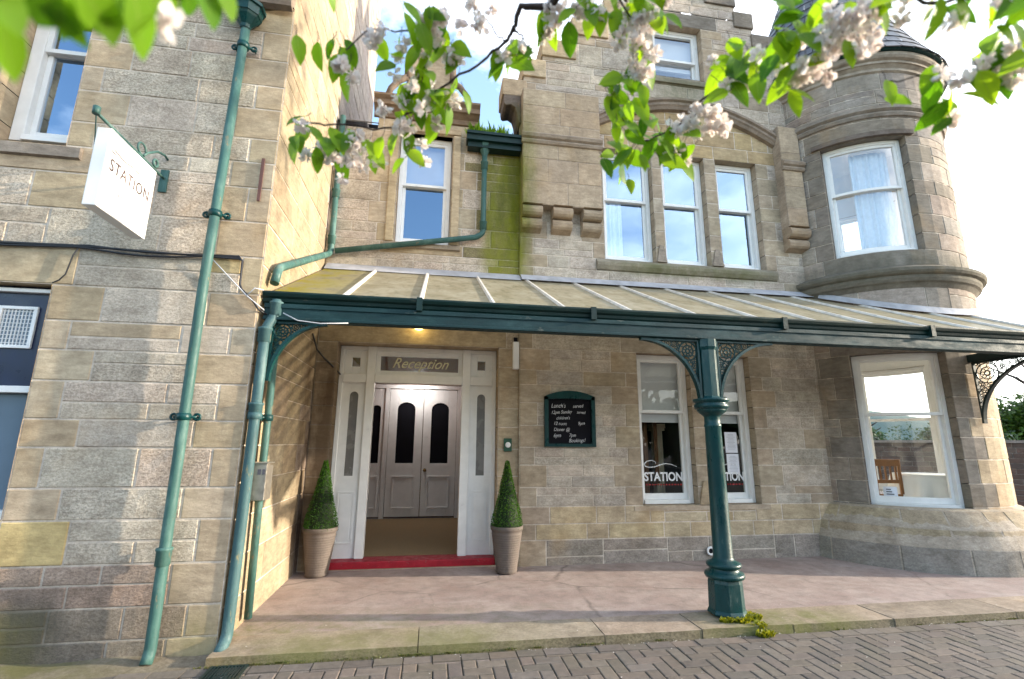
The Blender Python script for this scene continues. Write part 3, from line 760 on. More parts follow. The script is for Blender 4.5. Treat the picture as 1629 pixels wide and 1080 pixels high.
ring([(0, 3.50), (.05, 3.56), (.08, 3.58), (.10, 3.62), (.10, 3.66), (.14, 3.68), (.16, 3.71), (.16, 3.75), (.06, 3.80), (0, 3.83)], (.17, .155, .13))
ring([(0, 6.10), (.03, 6.11), (.05, 6.15), (.03, 6.18), (.07, 6.21), (.07, 6.26), (0, 6.29)], (.26, .23, .20))
ring([(0, 6.84), (.03, 6.86), (.03, 6.90), (.07, 6.94), (.09, 6.945), (.09, 6.98), (.13, 7.0), (.15, 7.03), (.15, 7.08), (0, 7.10)], (.34, .30, .25))
mb = MB(); moulding(mb, Ft, A0 - .1, A1 + .1, [(0, 5.80), (.05, 5.80), (.05, 5.87), (0, 5.90)], 14, (.17, .14, .12))
mb.build('label_moulding', M['stone'], hotel)
# battered base of coursed stones
mb = MB()
def base_off(z):
    for (za, ra), (zb, rb) in zip(((-.06, .285), (.27, .265), (.275, .245), (.47, .20), (.475, .185), (.67, .055))[:-1], ((.27, .265), (.275, .245), (.47, .20), (.475, .185), (.67, .055))):
        if z <= zb: return ra + (rb - ra) * (z - za) / max(zb - za, 1e-4)
    return .055
Fbase = lambda s_, z, d: Ft(s_, z, base_off(z) + d)
for (z0, z1, pal) in ((-.05, .27, [(.27, .255, .24), (.235, .225, .215), (.31, .285, .255)]), (.27, .47, [(.36, .305, .225), (.32, .28, .225), (.38, .33, .25)]), (.47, .667, [(.36, .31, .24), (.33, .29, .24), (.41, .345, .24)])):
    s_ = -1.55 * RT; first = True
    mb.add([Fbase(-1.55 * RT + 4.25 * RT * k / 60, z, 0.0) for z in (z0, z1) for k in range(61)], [(k, k + 1, 62 + k, 61 + k) for k in range(60)], (.40, .35, .29, .4))
    while s_ < 2.7 * RT:
        e = s_ + rnd.uniform(.28, .62); one_stone(mb, Fbase, s_, e, z0, z1, pick(pal), .45, .010, .008); s_ = e
mb.add([Ft(-1.55 * RT + 4.25 * RT * k / 60, z, d) for z, d in ((.667, .058), (.69, -.02)) for k in range(61)], [(k, k + 1, 62 + k, 61 + k) for k in range(60)], (.40, .35, .28, .3))
mb.build('turret_base', M['stone'], hotel, recalc=False)
# inner round rooms
def tower_room(z0, z1, op, nm):
    m = MB(); ri = -.22; ops = op
    ss = sorted(set([-PI * RT, PI * RT] + [x for o in ops for x in o[:2]] + [(-PI + 2 * PI * i / 40) * RT for i in range(41)]))
    zz = sorted(set([z0, z1] + [x for o in ops for x in o[2:4]]))
    for a, b in zip(ss, ss[1:]):
        for c, d in zip(zz, zz[1:]):
            if any(o[0] - 1e-6 <= a and b <= o[1] + 1e-6 and o[2] - 1e-6 <= c and d <= o[3] + 1e-6 for o in ops): continue
            m.add([Ft(a, c, ri), Ft(b, c, ri), Ft(b, d, ri), Ft(a, d, ri)], [(0, 1, 2, 3)])
    for z in (z0, z1): m.add([Ft(i / 40 * 2 * PI * RT, z, ri) for i in range(40)], [list(range(40))])
    m.build(nm, M['roomwhite'], hotel)
tower_room(.30, 3.1, LOWS, 'room_wall'); tower_room(3.5, 6.5, TOPS, 'room_wall')
# cone roof
mb = MB()
def cone(u, v, l):
    a = u * 2 * PI; r = (1.50 * (1 - v) ** 1.0 + .10 * (1 - v) ** 8) * .985 + .02; z = 7.10 + 3.95 * v
    return (XT + (r + l * .8) * math.cos(a), YT + (r + l * .8) * math.sin(a), z + l * .4)
slates(mb, cone, 22, 44, 1, SLC, .016)
mb.build('turret_roof', M['slate'], hotel, recalc=False)
mb = MB(); mb.lathe([(1.52, 7.09), (1.56, 7.09), (1.58, 7.10), (1.58, 7.125), (1.54, 7.13), (1.48, 7.11)], XT, YT, 64); mb.build('turret_gutter', M['teal'], hotel)
mb = MB(); mb.lathe([(.0, 11.35), (.04, 11.3), (.03, 11.15), (.09, 11.05), (.05, 10.95)], XT, YT, 12); mb.build('finial', M['lead'], hotel)
for o, rl, g in ((TOPS[0], 5.05, 'glass'), (LOWS[0], 1.84, 'glassclear'), (TOPS[1], 4.9, 'glassclear'), (LOWS[1], 1.86, 'glassclear'), (TOPS[2], 4.9, 'glassclear'), (LOWS[2], 1.86, 'glassclear')):
    make_window(hotel, Ft, o[0] + .004, o[1] - .004, o[2] + .004, o[3] - .004, .10, rl, ns=10, glass=g, ss=1.05)  # last opening of each floor is the added one admitting sun
# rest of the building behind (walls one would see from the side)
mb = MB()
mb.box(XW - .02, 5.2, 5.6, 6.0, -.1, 8.0, (.34, .29, .25, .5)); mb.box(5.18, 5.22, 1.6, 5.6, -.1, 8.0, (.34, .29, .25, .5))
mb.box(-6.3, XW - .3, 2.7, 3.0, -.1, 8.0, (.34, .29, .25, .5)); mb.box(-6.4, -6.28, DW, 2.7, -.1, 8, (.34, .29, .25, .5))
mb.build('rear_wall', M['stone'], hotel)
mb = MB(); mb.add([(-1.9, 2.25, 7.30), (5.2, 2.25, 7.30), (5.2, 5.8, 7.4), (-1.9, 5.8, 7.4)], [(0, 1, 2, 3)], (.1, .1, .11, 1))
for sgn, xe in ((-1, .7), (1, 5.4)):
    mb.add([(3.1, .3, 9.2), (3.1, 5.8, 9.2), (xe, 5.8, 6.6), (xe, .3, 6.6)], [(0, 1, 2, 3)], (.1, .1, .11, 1))
mb.build('rear_roof', M['slate'], hotel)

# ---- reception doorway
YD = .20
mb = MB(); Bx = lambda a, b, c, d, e=.0, f=.09: mb.box(a, b, YD + e, YD + f, c, d)
X0, X1, L0, L1 = -1.66, .345, -1.215, -.105
ZT, TR0, TR1 = 2.635, 2.165, 2.275
for a, b, e in ((X0, X0 + .05, 0), (X1 - .05, X1, 0), (L0 - .105, L0, -.02), (L1, L1 + .105, -.02)): Bx(a, b, .078, ZT, e)
Bx(X0 + .05, L0 - .105, ZT - .05, ZT); Bx(L0, L1, ZT - .06, ZT); Bx(L1 + .105, X1 - .05, ZT - .05, ZT)
Bx(X0 + .05, L0 - .105, TR0, TR1, -.01); Bx(L0, L1, TR0, TR1, -.03); Bx(L1 + .105, X1 - .05, TR0, TR1, -.01)
frame = mb.build('door_frame', M['white'], hotel, bevel=.006)
def pane_frame(x0, x1, z0, z1, w, depth=.02, y=YD):
    m = MB()
    for (a, b, c, d) in ((x0, x0 + w, z0, z1), (x1 - w, x1, z0, z1), (x0 + w, x1 - w, z0, z0 + w), (x0 + w, x1 - w, z1 - w, z1)): m.box(a, b, y + depth, y + depth + .045, c, d)
    return m.build('fanlight_frame', M['white'], frame, bevel=.005)
tl = []
for (a, b, w) in ((X0 + .05, L0 - .105, .095), (L0, L1, .055), (L1 + .105, X1 - .05, .095)):
    pane_frame(a, b, TR1, ZT - .05 - (.01 if w < .06 else 0), w)
    m = MB(); m.box(a + w * .9, b - w * .9, YD + .04, YD + .046, TR1 + w * .9, ZT - .05 - w * .9); tl.append(m.build('pane', M['glassclear'], frame))
text_mesh('Reception', .19, M['gold'], frame, (-.66, YD + .034, 2.43), (1, 0, 0), (0, 0, 1), shear=.45, sx=.92, bold=.001)
# sidelights
for (a, b) in ((X0 + .05, L0 - .105), (L1 + .105, X1 - .05)):
    m = MB(); w = b - a; g0, g1 = a + w * .34, b - w * .30; y0, y1 = YD + .02, YD + .06
    m.box(a, g0, y0, y1, .078, TR0); m.box(g1, b, y0, y1, .078, TR0); m.box(g0, g1, y0, y1, .078, 1.02)
    # arched head above the narrow light
    n = 8; r = (g1 - g0) / 2; cx = (g0 + g1) / 2; zc = 2.0
    top = [(g1, TR0), (g0, TR0)] + [(cx - r * math.cos(PI * i / n), zc + r * math.sin(PI * i / n)) for i in range(n + 1)]
    for i in range(n):
        p0 = (cx - r * math.cos(PI * i / n), zc + r * math.sin(PI * i / n)); p1 = (cx - r * math.cos(PI * (i + 1) / n), zc + r * math.sin(PI * (i + 1) / n))
        m.prism([p0, p1, (p1[0], TR0), (p0[0], TR0)], lambda x, z, d: (x, d, z), y0, y1)
    # raised lower panel
    for (c, d, e, f) in ((a + .045, b - .045, .24, .26), (a + .045, b - .045, .82, .84), (a + .045, a + .062, .26, .82), (b - .062, b - .045, .26, .82)): m.box(c, d, y0 - .012, y0, e, f)
    m.box(a + .08, b - .08, y0 - .008, y0, .28, .80)
    sl = m.build('sidelight', M['white'], frame)
    m = MB(); m.box(g0 - .005, g1 + .005, YD + .035, YD + .045, 1.01, zc + r + .01); m.build('pane', M['frost'], frame)
# threshold
mb = MB(); mb.box(-1.66, .345, .03, YD + .10, -.01, .078); mb.build('doorstep', M['red'], hotel, bevel=.012)
# lobby
YB = 3.33
mb = MB(); z0 = .079
mb.add([(X0, YD + .09, z0), (L1 + .3, YD + .09, z0), (.3, YB, z0), (-1.75, YB, z0)], [(0, 1, 2, 3)], mi=0)
mb.build('lobby_floor', M['matt'], hotel)
mb = MB()
xl, xr = -1.66, .1
mb.add([(xl, YD + .1, z0), (xl, YB, z0), (xl, YB, 2.62), (xl, YD + .1, 2.62)], [(0, 1, 2, 3)]); mb.add([(xr, YD + .1, z0), (xr, YB, z0), (xr, YB, 2.62), (xr, YD + .1, 2.62)], [(0, 1, 2, 3)])
mb.add([(X0, YD + .1, 2.62), (X1, YD + .1, 2.62), (X1, YB, 2.62), (X0, YB, 2.62)], [(0, 1, 2, 3)])
mb.add([(xl, YB + .05, z0), (xr, YB + .05, z0), (xr, YB + .05, 2.62), (xl, YB + .05, 2.62)], [(0, 1, 2, 3)])
mb.add([(xr, YD + .1, z0), (X1, YD + .1, z0), (X1, YD + .1, 2.62), (xr, YD + .1, 2.62)], [(0, 1, 2, 3)])
mb.build('lobby_wall', M['lobby'], hotel)
def inner_door(x0, x1, nm, handle=None):
    m = MB(); y0, y1 = YB - .05, YB; ztop = 2.42
    w = x1 - x0; g0, g1 = x0 + w * .24, x1 - w * .24; zb = 1.05; zc = 2.05; n = 8; r = (g1 - g0) / 2; cx = (g0 + g1) / 2
    m.box(x0 + .003, g0, y0, y1, .11, ztop); m.box(g1, x1 - .003, y0, y1, .11, ztop); m.box(g0, g1, y0, y1, .11, zb)
    P = [(cx - r * math.cos(PI * i / n), zc + .75 * r * math.sin(PI * i / n)) for i in range(n + 1)]
    for p0, p1 in zip(P, P[1:]): m.prism([p0, p1, (p1[0], ztop), (p0[0], ztop)], lambda x, z, d: (x, d, z), y0, y1)
    for (c, d, e, f) in ((x0 + w * .17, x1 - w * .17, .25, .275), (x0 + w * .17, x1 - w * .17, .80, .825), (x0 + w * .17, x0 + w * .17 + .025, .275, .80), (x1 - w * .17 - .025, x1 - w * .17, .275, .80)): m.box(c, d, y0 - .015, y0, e, f)
    d = m.build(nm, M['white'], hotel, bevel=.004)
    m = MB(); m.box(g0 - .01, g1 + .01, y0 + .02, y0 + .03, zb - .01, zc + r); m.build('pane', M['black'], d)
    if handle:
        m = MB(); m.lathe([(0, 0), (.02, .0), (.02, .015), (.012, .02), (.03, .045), (.03, .06), (0, .07)], 0, 0, 12)
        o = m.build('handle', M['brass'], d)
        for v in o.data.vertices: v.co = Vector((handle + v.co.x, y0 - v.co.z, .93 + v.co.y))
    return d
inner_door(-1.275, -.645, 'inner_door'); inner_door(-.64, -.01, 'inner_door', -.575); inner_door(-1.66, -1.36, 'inner_sidelight')
mb = MB(); mb.box(-1.36, -1.28, YB - .07, YB + .01, z0, 2.43); mb.box(-1.66, .1, YB - .08, YB + .01, 2.43, 2.50); mb.box(-.005, .07, YB - .07, YB + .01, z0, 2.43)
mb.build('inner_door_frame', M['white'], hotel, bevel=.004)
mb = MB(); mb.lathe([(0, 2.61), (.14, 2.61), (.14, 2.585), (.11, 2.56), (0, 2.55)], -.78, 2.95, 20); tag(mb.build('ceiling_lamp', M['ceilglow']), 'lit round lamp on the ceiling of the entrance lobby', 'lamp')

# ------------------------------------------------------------------ canopy
can = thing('glass_canopy', 'long green iron canopy with dirty glass roof along the hotel front', 'canopy', (2.1, DG, 0))
CX0, CX1 = -1.88, 6.5; ZW, ZE = 3.60, 2.645
slope = (ZW - ZE) / (0 - DG)
def glz(y): return ZE + (y - DG) * slope
mb = MB()
bars = [-1.265 + .652 * k for k in range(13) if -1.265 + .652 * k < CX1]
edges = [CX0] + bars + [CX1]
for a, b in zip(edges, edges[1:]):
    y1 = -.02
    mb.add([(a + .008, DG - .05, glz(DG - .05)), (b - .008, DG - .05, glz(DG - .05)), (b - .008, y1, glz(y1)), (a + .008, y1, glz(y1))], [(0, 1, 2, 3)])
mb.build('glass_roof', M['canopyglass'], can, recalc=False)
for x in bars + [CX1]:
    m = MB(); y0, y1 = DG - .035, -.005
    vs = []
    for y in (y0, y1):
        z = glz(y); vs += [(x - .016, y, z - .045), (x + .016, y, z - .045), (x + .022, y, z + .004), (x + .010, y, z + .026), (x - .010, y, z + .026), (x - .022, y, z + .004)]
    m.add(vs, [(0, 1, 7, 6), (1, 2, 8, 7), (2, 3, 9, 8), (3, 4, 10, 9), (4, 5, 11, 10), (5, 0, 6, 11), (0, 5, 4, 3, 2, 1), (6, 7, 8, 9, 10, 11)])
    m.build('glazing_bar', M['bar'], can)
# flashing at wall and around turret
mb = MB(); mb.add([(CX0, -.012, ZW + .06), (.62, -.012, ZW + .06), (.62, -.16, glz(-.16) + .012), (CX0, -.16, glz(-.16) + .012)], [(0, 1, 2, 3)])
mb.add([(.62, -.064, ZW + .05), (4.95, -.064, ZW + .05), (4.95, -.18, glz(-.18) + .03), (.62, -.18, glz(-.18) + .03)], [(0, 1, 2, 3)])
n = 20
for i in range(n):
    q = [-1.1 + 1.5 * (i + k) / n for k in (0, 1)]
    vs = []
    for a in q:
        x, y = XT + (RT + .018) * math.sin(a), YT - (RT + .018) * math.cos(a); x2, y2 = XT + (RT + .10) * math.sin(a), YT - (RT + .10) * math.cos(a)
        vs += [(x, y, glz(y) + .10), (x2, y2, glz(y2) + .03)]
    mb.add(vs, [(0, 2, 3, 1)])
mb.build('flashing', M['lead'], can)
# gutter (ogee) and beam
mb = MB(); prof = [(-.04, 2.632), (-.04, 2.56), (-.055, 2.548), (-.085, 2.548), (-.10, 2.565), (-.105, 2.59), (-.125, 2.605), (-.135, 2.63), (-.135, 2.645), (-.125, 2.645), (-.12, 2.628), (-.05, 2.575)]
vs = []; n = len(prof)
for x in (CX0 - .02, CX1): vs += [(x, DG + .06 + y, z) for y, z in prof]
mb.add(vs, [(k, (k + 1) % n, n + (k + 1) % n, n + k) for k in range(n)] + [list(range(n)), list(range(2 * n - 1, n - 1, -1))])
for x in (-.62, .95, 2.9, 4.6): mb.box(x - .025, x + .025, DG - .085, DG + .02, 2.535, 2.653)
mb.build('gutter', M['tealdark'], can)
mb = MB(); mb.box(CX0, CX1, DG - .045, DG + .055, 2.405, 2.525); mb.box(CX0, CX1, DG - .055, DG - .045, 2.505, 2.546); mb.box(CX0, CX1, DG - .058, DG - .045, 2.405, 2.43)
mb.build('beam', M['beam'], can, bevel=.005)
mb = MB(); mb.box(CX0, CX1, -.10, -.075, ZW - .16, ZW - .05); mb.build('wall_plate', M['tealdark'], can)
# moss and dirt lying along the eave
mb = MB()
for i in range(500):
    x = rnd.uniform(CX0, CX1); y = DG - .045 + rnd.uniform(-.015, .02) ; z = glz(y) + .004; s = rnd.uniform(.004, .014)
    mb.add([(x - s * 2, y, z), (x, y - s, z + .002), (x + s * 2, y, z), (x, y + s, z + .003), (x, y, z + s)], [(0, 1, 4), (1, 2, 4), (2, 3, 4), (3, 0, 4)])
o = mb.build('moss_debris', M['soil'], can); o['kind'] = 'stuff'
# column
XC = 2.09
mb = MB()
mb.lathe([(.155, 0.02), (.163, .03), (.155, .05), (.148, .06), (.142, .27), (.135, .30), (0, .30)], XC, DG, 8, smooth=False, phase=PI / 8)
base = mb
mb2 = MB(); mb2.lathe([(.13, .298), (.158, .305), (.166, .325), (.158, .345), (.13, .352), (.122, .375), (.118, .385), (.14, .392), (.146, .41), (.138, .425), (.10, .44), (.088, .455), (.082, .47), (.071, 1.58), (.076, 1.59), (.076, 1.605), (.070, 1.612), (.070, 1.675), (.08, 1.69), (.10, 1.705), (.125, 1.725), (.13, 1.74), (.128, 1.745), (.145, 1.752), (.152, 1.77), (.15, 1.79), (.135, 1.80), (.15, 1.81), (.16, 1.825), (.16, 1.84), (.09, 1.85)], XC, DG, 32)
col = mb2.build('column', M['teal'], can)
base.build('column_base', M['teal'], can, bevel=.004)
mb = MB(); mb.lathe([(.10, 1.845), (.084, 1.865), (.082, 2.30), (.095, 2.33), (.095, 2.404)], XC, DG, 8, smooth=False, phase=PI / 8); mb.build('column_head', M['teal'], can, bevel=.004)
def bracket(to3, w, h, matn, nm='bracket', t=.022):
    """spandrel in local (p,q): p from 0 (post) to w, q from 0 (top) down to h"""
    m = MB()
    cur = [(w * (1 - math.sin(a)) if False else w - w * math.sin(a), h - h * math.cos(a)) for a in [i / 24 * PI / 2 for i in range(25)]]
    # curve from (w,0) to (0,h), bulging to the corner
    m_w = .028
    for i in range(24):
        (p0, q0), (p1, q1) = cur[i], cur[i + 1]
        dp, dq = p1 - p0, q1 - q0; l = math.hypot(dp, dq); nx, ny = dq / l * m_w, -dp / l * m_w
        m.prism([(p0, q0), (p1, q1), (p1 + nx * .9, q1 + ny * .9), (p0 + nx * .9, q0 + ny * .9)], to3, -t * 1.2, t * 1.2)
    m.prism([(0, 0), (w, 0), (w, .022), (0, .022)], to3, -t, t); m.prism([(0, .022), (.02, .022), (.02, h), (0, h)], to3, -t, t)
    def inside(p, q, r):
        if p - r < .012 or q - r < .015: return False
        x, y = (w - p) / w, (h - q) / h
        if x < 0 or y < 0: return False
        return math.hypot(x, y) > 1 + r / min(w, h) * .9
    def ringm(p, q, r, th):
        m.tube([to3(p + r * math.cos(2 * PI * i / 16), q + r * math.sin(2 * PI * i / 16), 0) for i in range(16)], th, 5, closed=True)
    placed = []
    # main rosette: the largest circle that fits the corner
    best = None
    for i in range(4, 40):
        for j in range(4, 40):
            p, q = w * i / 80, h * j / 80
            r = .02
            while inside(p, q, r + .004): r += .004
            if best is None or r > best[2]: best = (p, q, r)
    p, q, r = best; r *= .93; placed.append((p, q, r)); ringm(p, q, r, .008); ringm(p, q, r * .62, .006); ringm(p, q, r * .22, .007)
    for i in range(8): a = 2 * PI * i / 8; ringm(p + r * .42 * math.cos(a), q + r * .42 * math.sin(a), r * .15, .004); m.tube([to3(p + r * .62 * math.cos(a), q + r * .62 * math.sin(a), 0), to3(p + r * .97 * math.cos(a + .2), q + r * .97 * math.sin(a + .2), 0)], .005, 5)
    g = random.Random(3)
    for tries in range(4500):
        p, q = g.uniform(0, w), g.uniform(0, h); r = g.uniform(.010, .045) if tries < 1500 else g.uniform(.008, .018)
        if not inside(p, q, r * .8): continue
        if any(math.hypot(p - a, q - b) < r + c - .003 for a, b, c in placed): continue
        placed.append((p, q, r)); ringm(p, q, r, .0055)
        if r > .024: ringm(p, q, r * .45, .0045)
    return m.build(nm, M[matn], can)
ZB = 2.404
bracket(lambda p, q, d: (XC - .088 - p, DG + d, ZB - q), .58, .60, 'teal')
bracket(lambda p, q, d: (XC + .088 + p, DG + d, ZB - q), .60, .60, 'teal')
bracket(lambda p, q, d: (-1.815 + p, DG + d, ZB - q), .44, .50, 'teal')
bracket(lambda p, q, d: (6.42 + d, -.985 - p, ZB + .09 - q), .92, .78, 'black_backlit_iron')  # stands against the light; its shade is put into the colour
mb = MB(); mb.box(6.37, 6.47, DG, -.97, ZB + .0921, ZB + .19); mb.build('end_beam', M['black_backlit_iron'], can)

# ------------------------------------------------------------------ pipes
def pipe(label, pts, r, clamps=(), ears='x', matn='pipe', hopper=None, sockets=(), extra=None):
    t = thing('drainpipe', label, 'drainpipe', pts[-1])
    m = MB(); P = []
    pts = [Vector(p) for p in pts]
    P.append(pts[0])
    for i in range(1, len(pts) - 1):
        a, b, c = pts[i - 1], pts[i], pts[i + 1]; k = min(.06, (b - a).length * .4, (c - b).length * .4)
        s = b + (a - b).normalized() * k; e = b + (c - b).normalized() * k
        for q in range(5): u = q / 4; P.append(s * (1 - u) ** 2 + b * 2 * u * (1 - u) + e * u ** 2)
    P.append(pts[-1])
    m.tube(P, r, 14); m.build('pipe', M[matn], t)
    for (x, y, z, dx) in clamps:
        q = MB(); q.lathe([(r, -.028), (r + .012, -.024), (r + .012, .024), (r, .028)], x, y, 16, cz=z)
        if dx:
            for sg in (-1, 1):
                c = Vector((x, y + .03, z)) + Vector((dx * sg, 0, 0)) * (r + .042) if ears == 'x' else Vector((x - .03, y + sg * (r + .042), z))
                ax = Vector((1, 0, 0)) if ears == 'x' else Vector((0, 1, 0))
                q.tube([c + (ax * math.cos(2 * PI * i / 12) + Vector((0, 0, 1)) * math.sin(2 * PI * i / 12)) * .022 for i in range(12)], .010, 6, closed=True)
                q.tube([c, Vector((x, y + .01, z)) if ears == 'x' else Vector((x - .01, y, z))], .012, 6)
                dirn = Vector((0, .05, 0)) if ears == 'x' else Vector((-.05, 0, 0)); q.tube([c, c + dirn], .006, 6)
        q.build('clamp', M['teal' if dx else matn], t)
    for (x, y, z) in sockets:
        q = MB(); q.lathe([(r, -.06), (r + .010, -.055), (r + .010, .04), (r + .016, .045), (r + .016, .06), (r, .065)], x, y, 16, cz=z); q.build('pipe_socket', M[matn], t)
    if hopper:
        x, y, z, k = hopper
        q = MB(); q.lathe([(r + .004, 0), (r + .01, .03), (.075 * k, .10), (.082 * k, .12), (.09 * k, .125), (.095 * k, .20), (.11 * k, .205), (.11 * k, .235), (.095 * k, .24)], x, y, 8, cz=z, smooth=False, phase=PI / 8); q.build('hopper', M['teal' if k > 1.2 else matn], t)
    return t
pipe('tall green drainpipe with hopper running down the wing front beside the hanging sign', [(-2.275, DW - .085, 5.1), (-2.31, DW - .085, 2.6), (-2.30, DW - .085, .02), (-2.30, DW - .12, -.05)], .038,
     clamps=[(-2.275, DW - .085, 4.88, 1), (-2.30, DW - .085, 3.25, 1), (-2.31, DW - .085, 1.60, 1)], hopper=(-2.275, DW - .095, 5.05, 1.35), sockets=[(-2.305, DW - .085, .62)])
pipe('thick chalky drainpipe with swan neck falling from the canopy gutter at the wing corner', [(-1.79, DG - .03, 2.58), (-1.79, DG - .03, 2.45), (-1.845, DW + .02, 2.33), (-1.85, DW + .02, 1.2), (-1.86, DW + .02, .04), (-1.87, DW - .08, -.03)], .040, matn='pipegrey',
     clamps=[(-1.847, DW + .02, 1.62, 0)], sockets=[(-1.846, DW + .02, 2.27), (-1.848, DW + .02, 1.66), (-1.79, DG - .03, 2.50)])
pipe('thin green drainpipe on the wing side wall behind the post box', [(-1.85, -1.72, 2.6), (-1.85, -1.70, 1.2), (-1.85, -1.64, .05)], .030, ears='y', clamps=[(-1.85, -1.707, 1.62, 1)], sockets=[(-1.85, -1.69, 1.0)])
pipe('green drainpipe in the inner corner, running out along the side wall above the canopy', [(-1.835, -.07, 5.75), (-1.835, -.07, 3.80), (-1.845, -.12, 3.74), (-1.845, -1.88, 2.90), (-1.845, -1.94, 2.74)], .037, ears='y', sockets=[(-1.835, -.07, 4.6), (-1.835, -.07, 3.95)])
pipe('green drainpipe below the mossy hopper, bending left under the first floor window', [(.10, -.085, 5.40), (.10, -.085, 4.20), (.02, -.085, 4.13), (-1.78, -.085, 3.80)], .037, hopper=(.10, -.085, 5.35, 1.0), sockets=[(.10, -.085, 4.3), (.10, -.085, 5.2)])
# moulded gutter with weeds over it
gt = thing('eaves_gutter', 'dark green eaves gutter with weeds beside the stepped gable', 'gutter', (.25, -.1, 5.5))
mb = MB(); mb.box(-.16, .61, -.21, -.03, 5.52, 5.545); mb.box(-.16, .61, -.21, -.195, 5.545, 5.64); mb.box(-.16, .61, -.235, -.2105, 5.60, 5.64); mb.box(-.16, -.145, -.195, -.03, 5.545, 5.64); mb.box(-.14, .60, -.16, -.02, 5.44, 5.519); mb.build('trough', M['tealdark'], gt)
mb = MB()
for i in range(420):
    x = rnd.uniform(-.12, .38) if rnd.random() < .85 else rnd.uniform(.3, .58); y = rnd.uniform(-.19, -.05); h = rnd.uniform(.08, .20) * (1 if x < .4 else .5); a = rnd.uniform(0, 2 * PI); l = rnd.uniform(0, .08); w = .013
    mb.add([(x - w * math.cos(a), y - w * math.sin(a), 5.60), (x + w * math.cos(a), y + w * math.sin(a), 5.60), (x + l * math.sin(a) + w, y - l * math.cos(a), 5.60 + h * .7), (x + l * 1.6 * math.sin(a), y - l * 1.6 * math.cos(a), 5.60 + h)], [(0, 1, 2), (0, 2, 3)])
o = mb.build('weeds', M['leaf'], None, recalc=False); tag(o, 'green weeds and grass growing out of the eaves gutter', 'weeds', kind='stuff')

# ------------------------------------------------------------------ hanging sign
SX = -2.763
sg = thing('hanging_sign', 'white square hanging sign on a scrolled green bracket, reading STATION', 'sign', (SX, DW, 3.5))
mb = MB(); mb.box(SX - .045, SX + .045, -2.80, -2.24, 2.94, 3.515); mb.build('board', M['plastic'], sg, bevel=.006)
mb = MB(); mb.tube([(SX, DW - .005, 3.56), (SX, -2.91, 3.56)], .011, 8); mb.tube([(SX, -2.9, 3.545), (SX, -2.9, 3.60)], .022, 8)
mb.tube([(SX, -2.05, 3.74), (SX, -2.10, 3.75), (SX, -2.2, 3.72), (SX, -2.32, 3.63), (SX, -2.36, 3.58)], .010, 6)
mb.tube([(SX, -2.36 + .05 * math.cos(a) - .03, 3.62 + .045 * math.sin(a)) for a in [i / 16 * 1.6 * PI for i in range(17)]], .008, 6)
mb.tube([(SX, -2.20 + .03 * math.cos(a), 3.615 + .03 * math.sin(a)) for a in [i / 12 * 2 * PI for i in range(12)]], .010, 6, closed=True)
mb.box(SX - .03, SX + .03, DW - .02, DW, 3.44, 3.64)
mb.tube([(SX, -2.9, 3.57), (-3.3, DW - .01, 3.62)], .004, 6)
for y in (-2.72, -2.32): mb.tube([(SX, y, 3.56), (SX, y, 3.51)], .008, 6)
mb.build('bracket', M['pipe'], sg)
for sgn in (1, -1):
    f = SX + .0455 * sgn
    text_mesh('STATION', .125, M['signred'], sg, (f, -2.52, 3.27), (0, sgn, 0), (0, 0, 1), sx=.83, space=1.12, extrude=.001)
    m = MB(); yy = -.10
    while yy < .10: l = rnd.uniform(.012, .022); m.box(f - .001, f + .001, -2.52 + yy, -2.52 + yy + l, 3.10, 3.10 + rnd.uniform(.010, .022)); yy += l + .012
    m.build('small_lettering', M['signgrey'], sg)
    m = MB(); m.tube([(f, -2.52 + sgn * u, z) for u, z in ((-.2, 3.36), (-.24, 3.37), (-.22, 3.39), (-.1, 3.37), (0, 3.385), (.08, 3.375))], .0035, 5); m.build('logo_swoosh', M['signred'], sg)

# ------------------------------------------------------------------ things on the front
cb = thing('chalkboard', 'arched green framed chalkboard with handwritten menu on the wall', 'chalkboard', (1.26, -.06, 1.39))
mb = MB(); yb = -.052; o_, i_ = yb - .045, yb
for (a, b, c, d) in ((.935, .985, 1.385, 2.02), (1.555, 1.605, 1.385, 2.02), (.985, 1.555, 1.385, 1.425)): mb.box(a, b, o_, i_, c, d)
top = [(.935 + (.67) * i / 14, 2.02 + .075 * (1 - (2 * i / 14 - 1) ** 2)) for i in range(15)]; bot = [(1.605 - .67 * i / 14, 1.975 + .02 * (1 - (2 * i / 14 - 1) ** 2)) for i in range(15)]
for i in range(14): mb.prism([top[i], top[i + 1], (top[i + 1][0], bot[13 - i][1]), (top[i][0], bot[14 - i][1])], lambda x, z, d: (x, d, z), o_, i_ )
mb.build('frame', M['teal'], cb)
mb = MB(); mb.box(.98, 1.56, yb - .018, yb, 1.42, 2.02); bd = mb.build('board', M['black'], cb)
for (tx, x, z, s) in (("Lunch's", 1.12, 1.90, .075), ('served', 1.38, 1.90, .06), ('12pm Sunday', 1.16, 1.82, .06), ('served', 1.42, 1.82, .05), ("children's", 1.18, 1.745, .055), ('12 noon', 1.14, 1.675, .06), ('9pm', 1.42, 1.68, .06), ('Dinner @', 1.16, 1.60, .06), ('6pm', 1.10, 1.525, .065), ('7pm', 1.30, 1.53, .06), ('Bookings!', 1.36, 1.465, .065)):
    text_mesh(tx, s, M['chalk'], bd, (x, yb - .020, z), (1, 0, rnd.uniform(-.04, .06)), (0, 0, 1), shear=.25, sx=.85, extrude=.0008)
mb = MB(); mb.box(.525, .605, -.075, -.005, 2.36, 2.72)
wl = thing('wall_light', 'slim white emergency light box fixed to the wall right of the doorway', 'wall light', (.565, -.02, 2.36))
mb.build('housing', M['plastic'], wl, bevel=.01); mb = MB(); mb.box(.54, .59, -.05, -.02, 2.722, 2.78); mb.build('conduit', M['black'], wl)
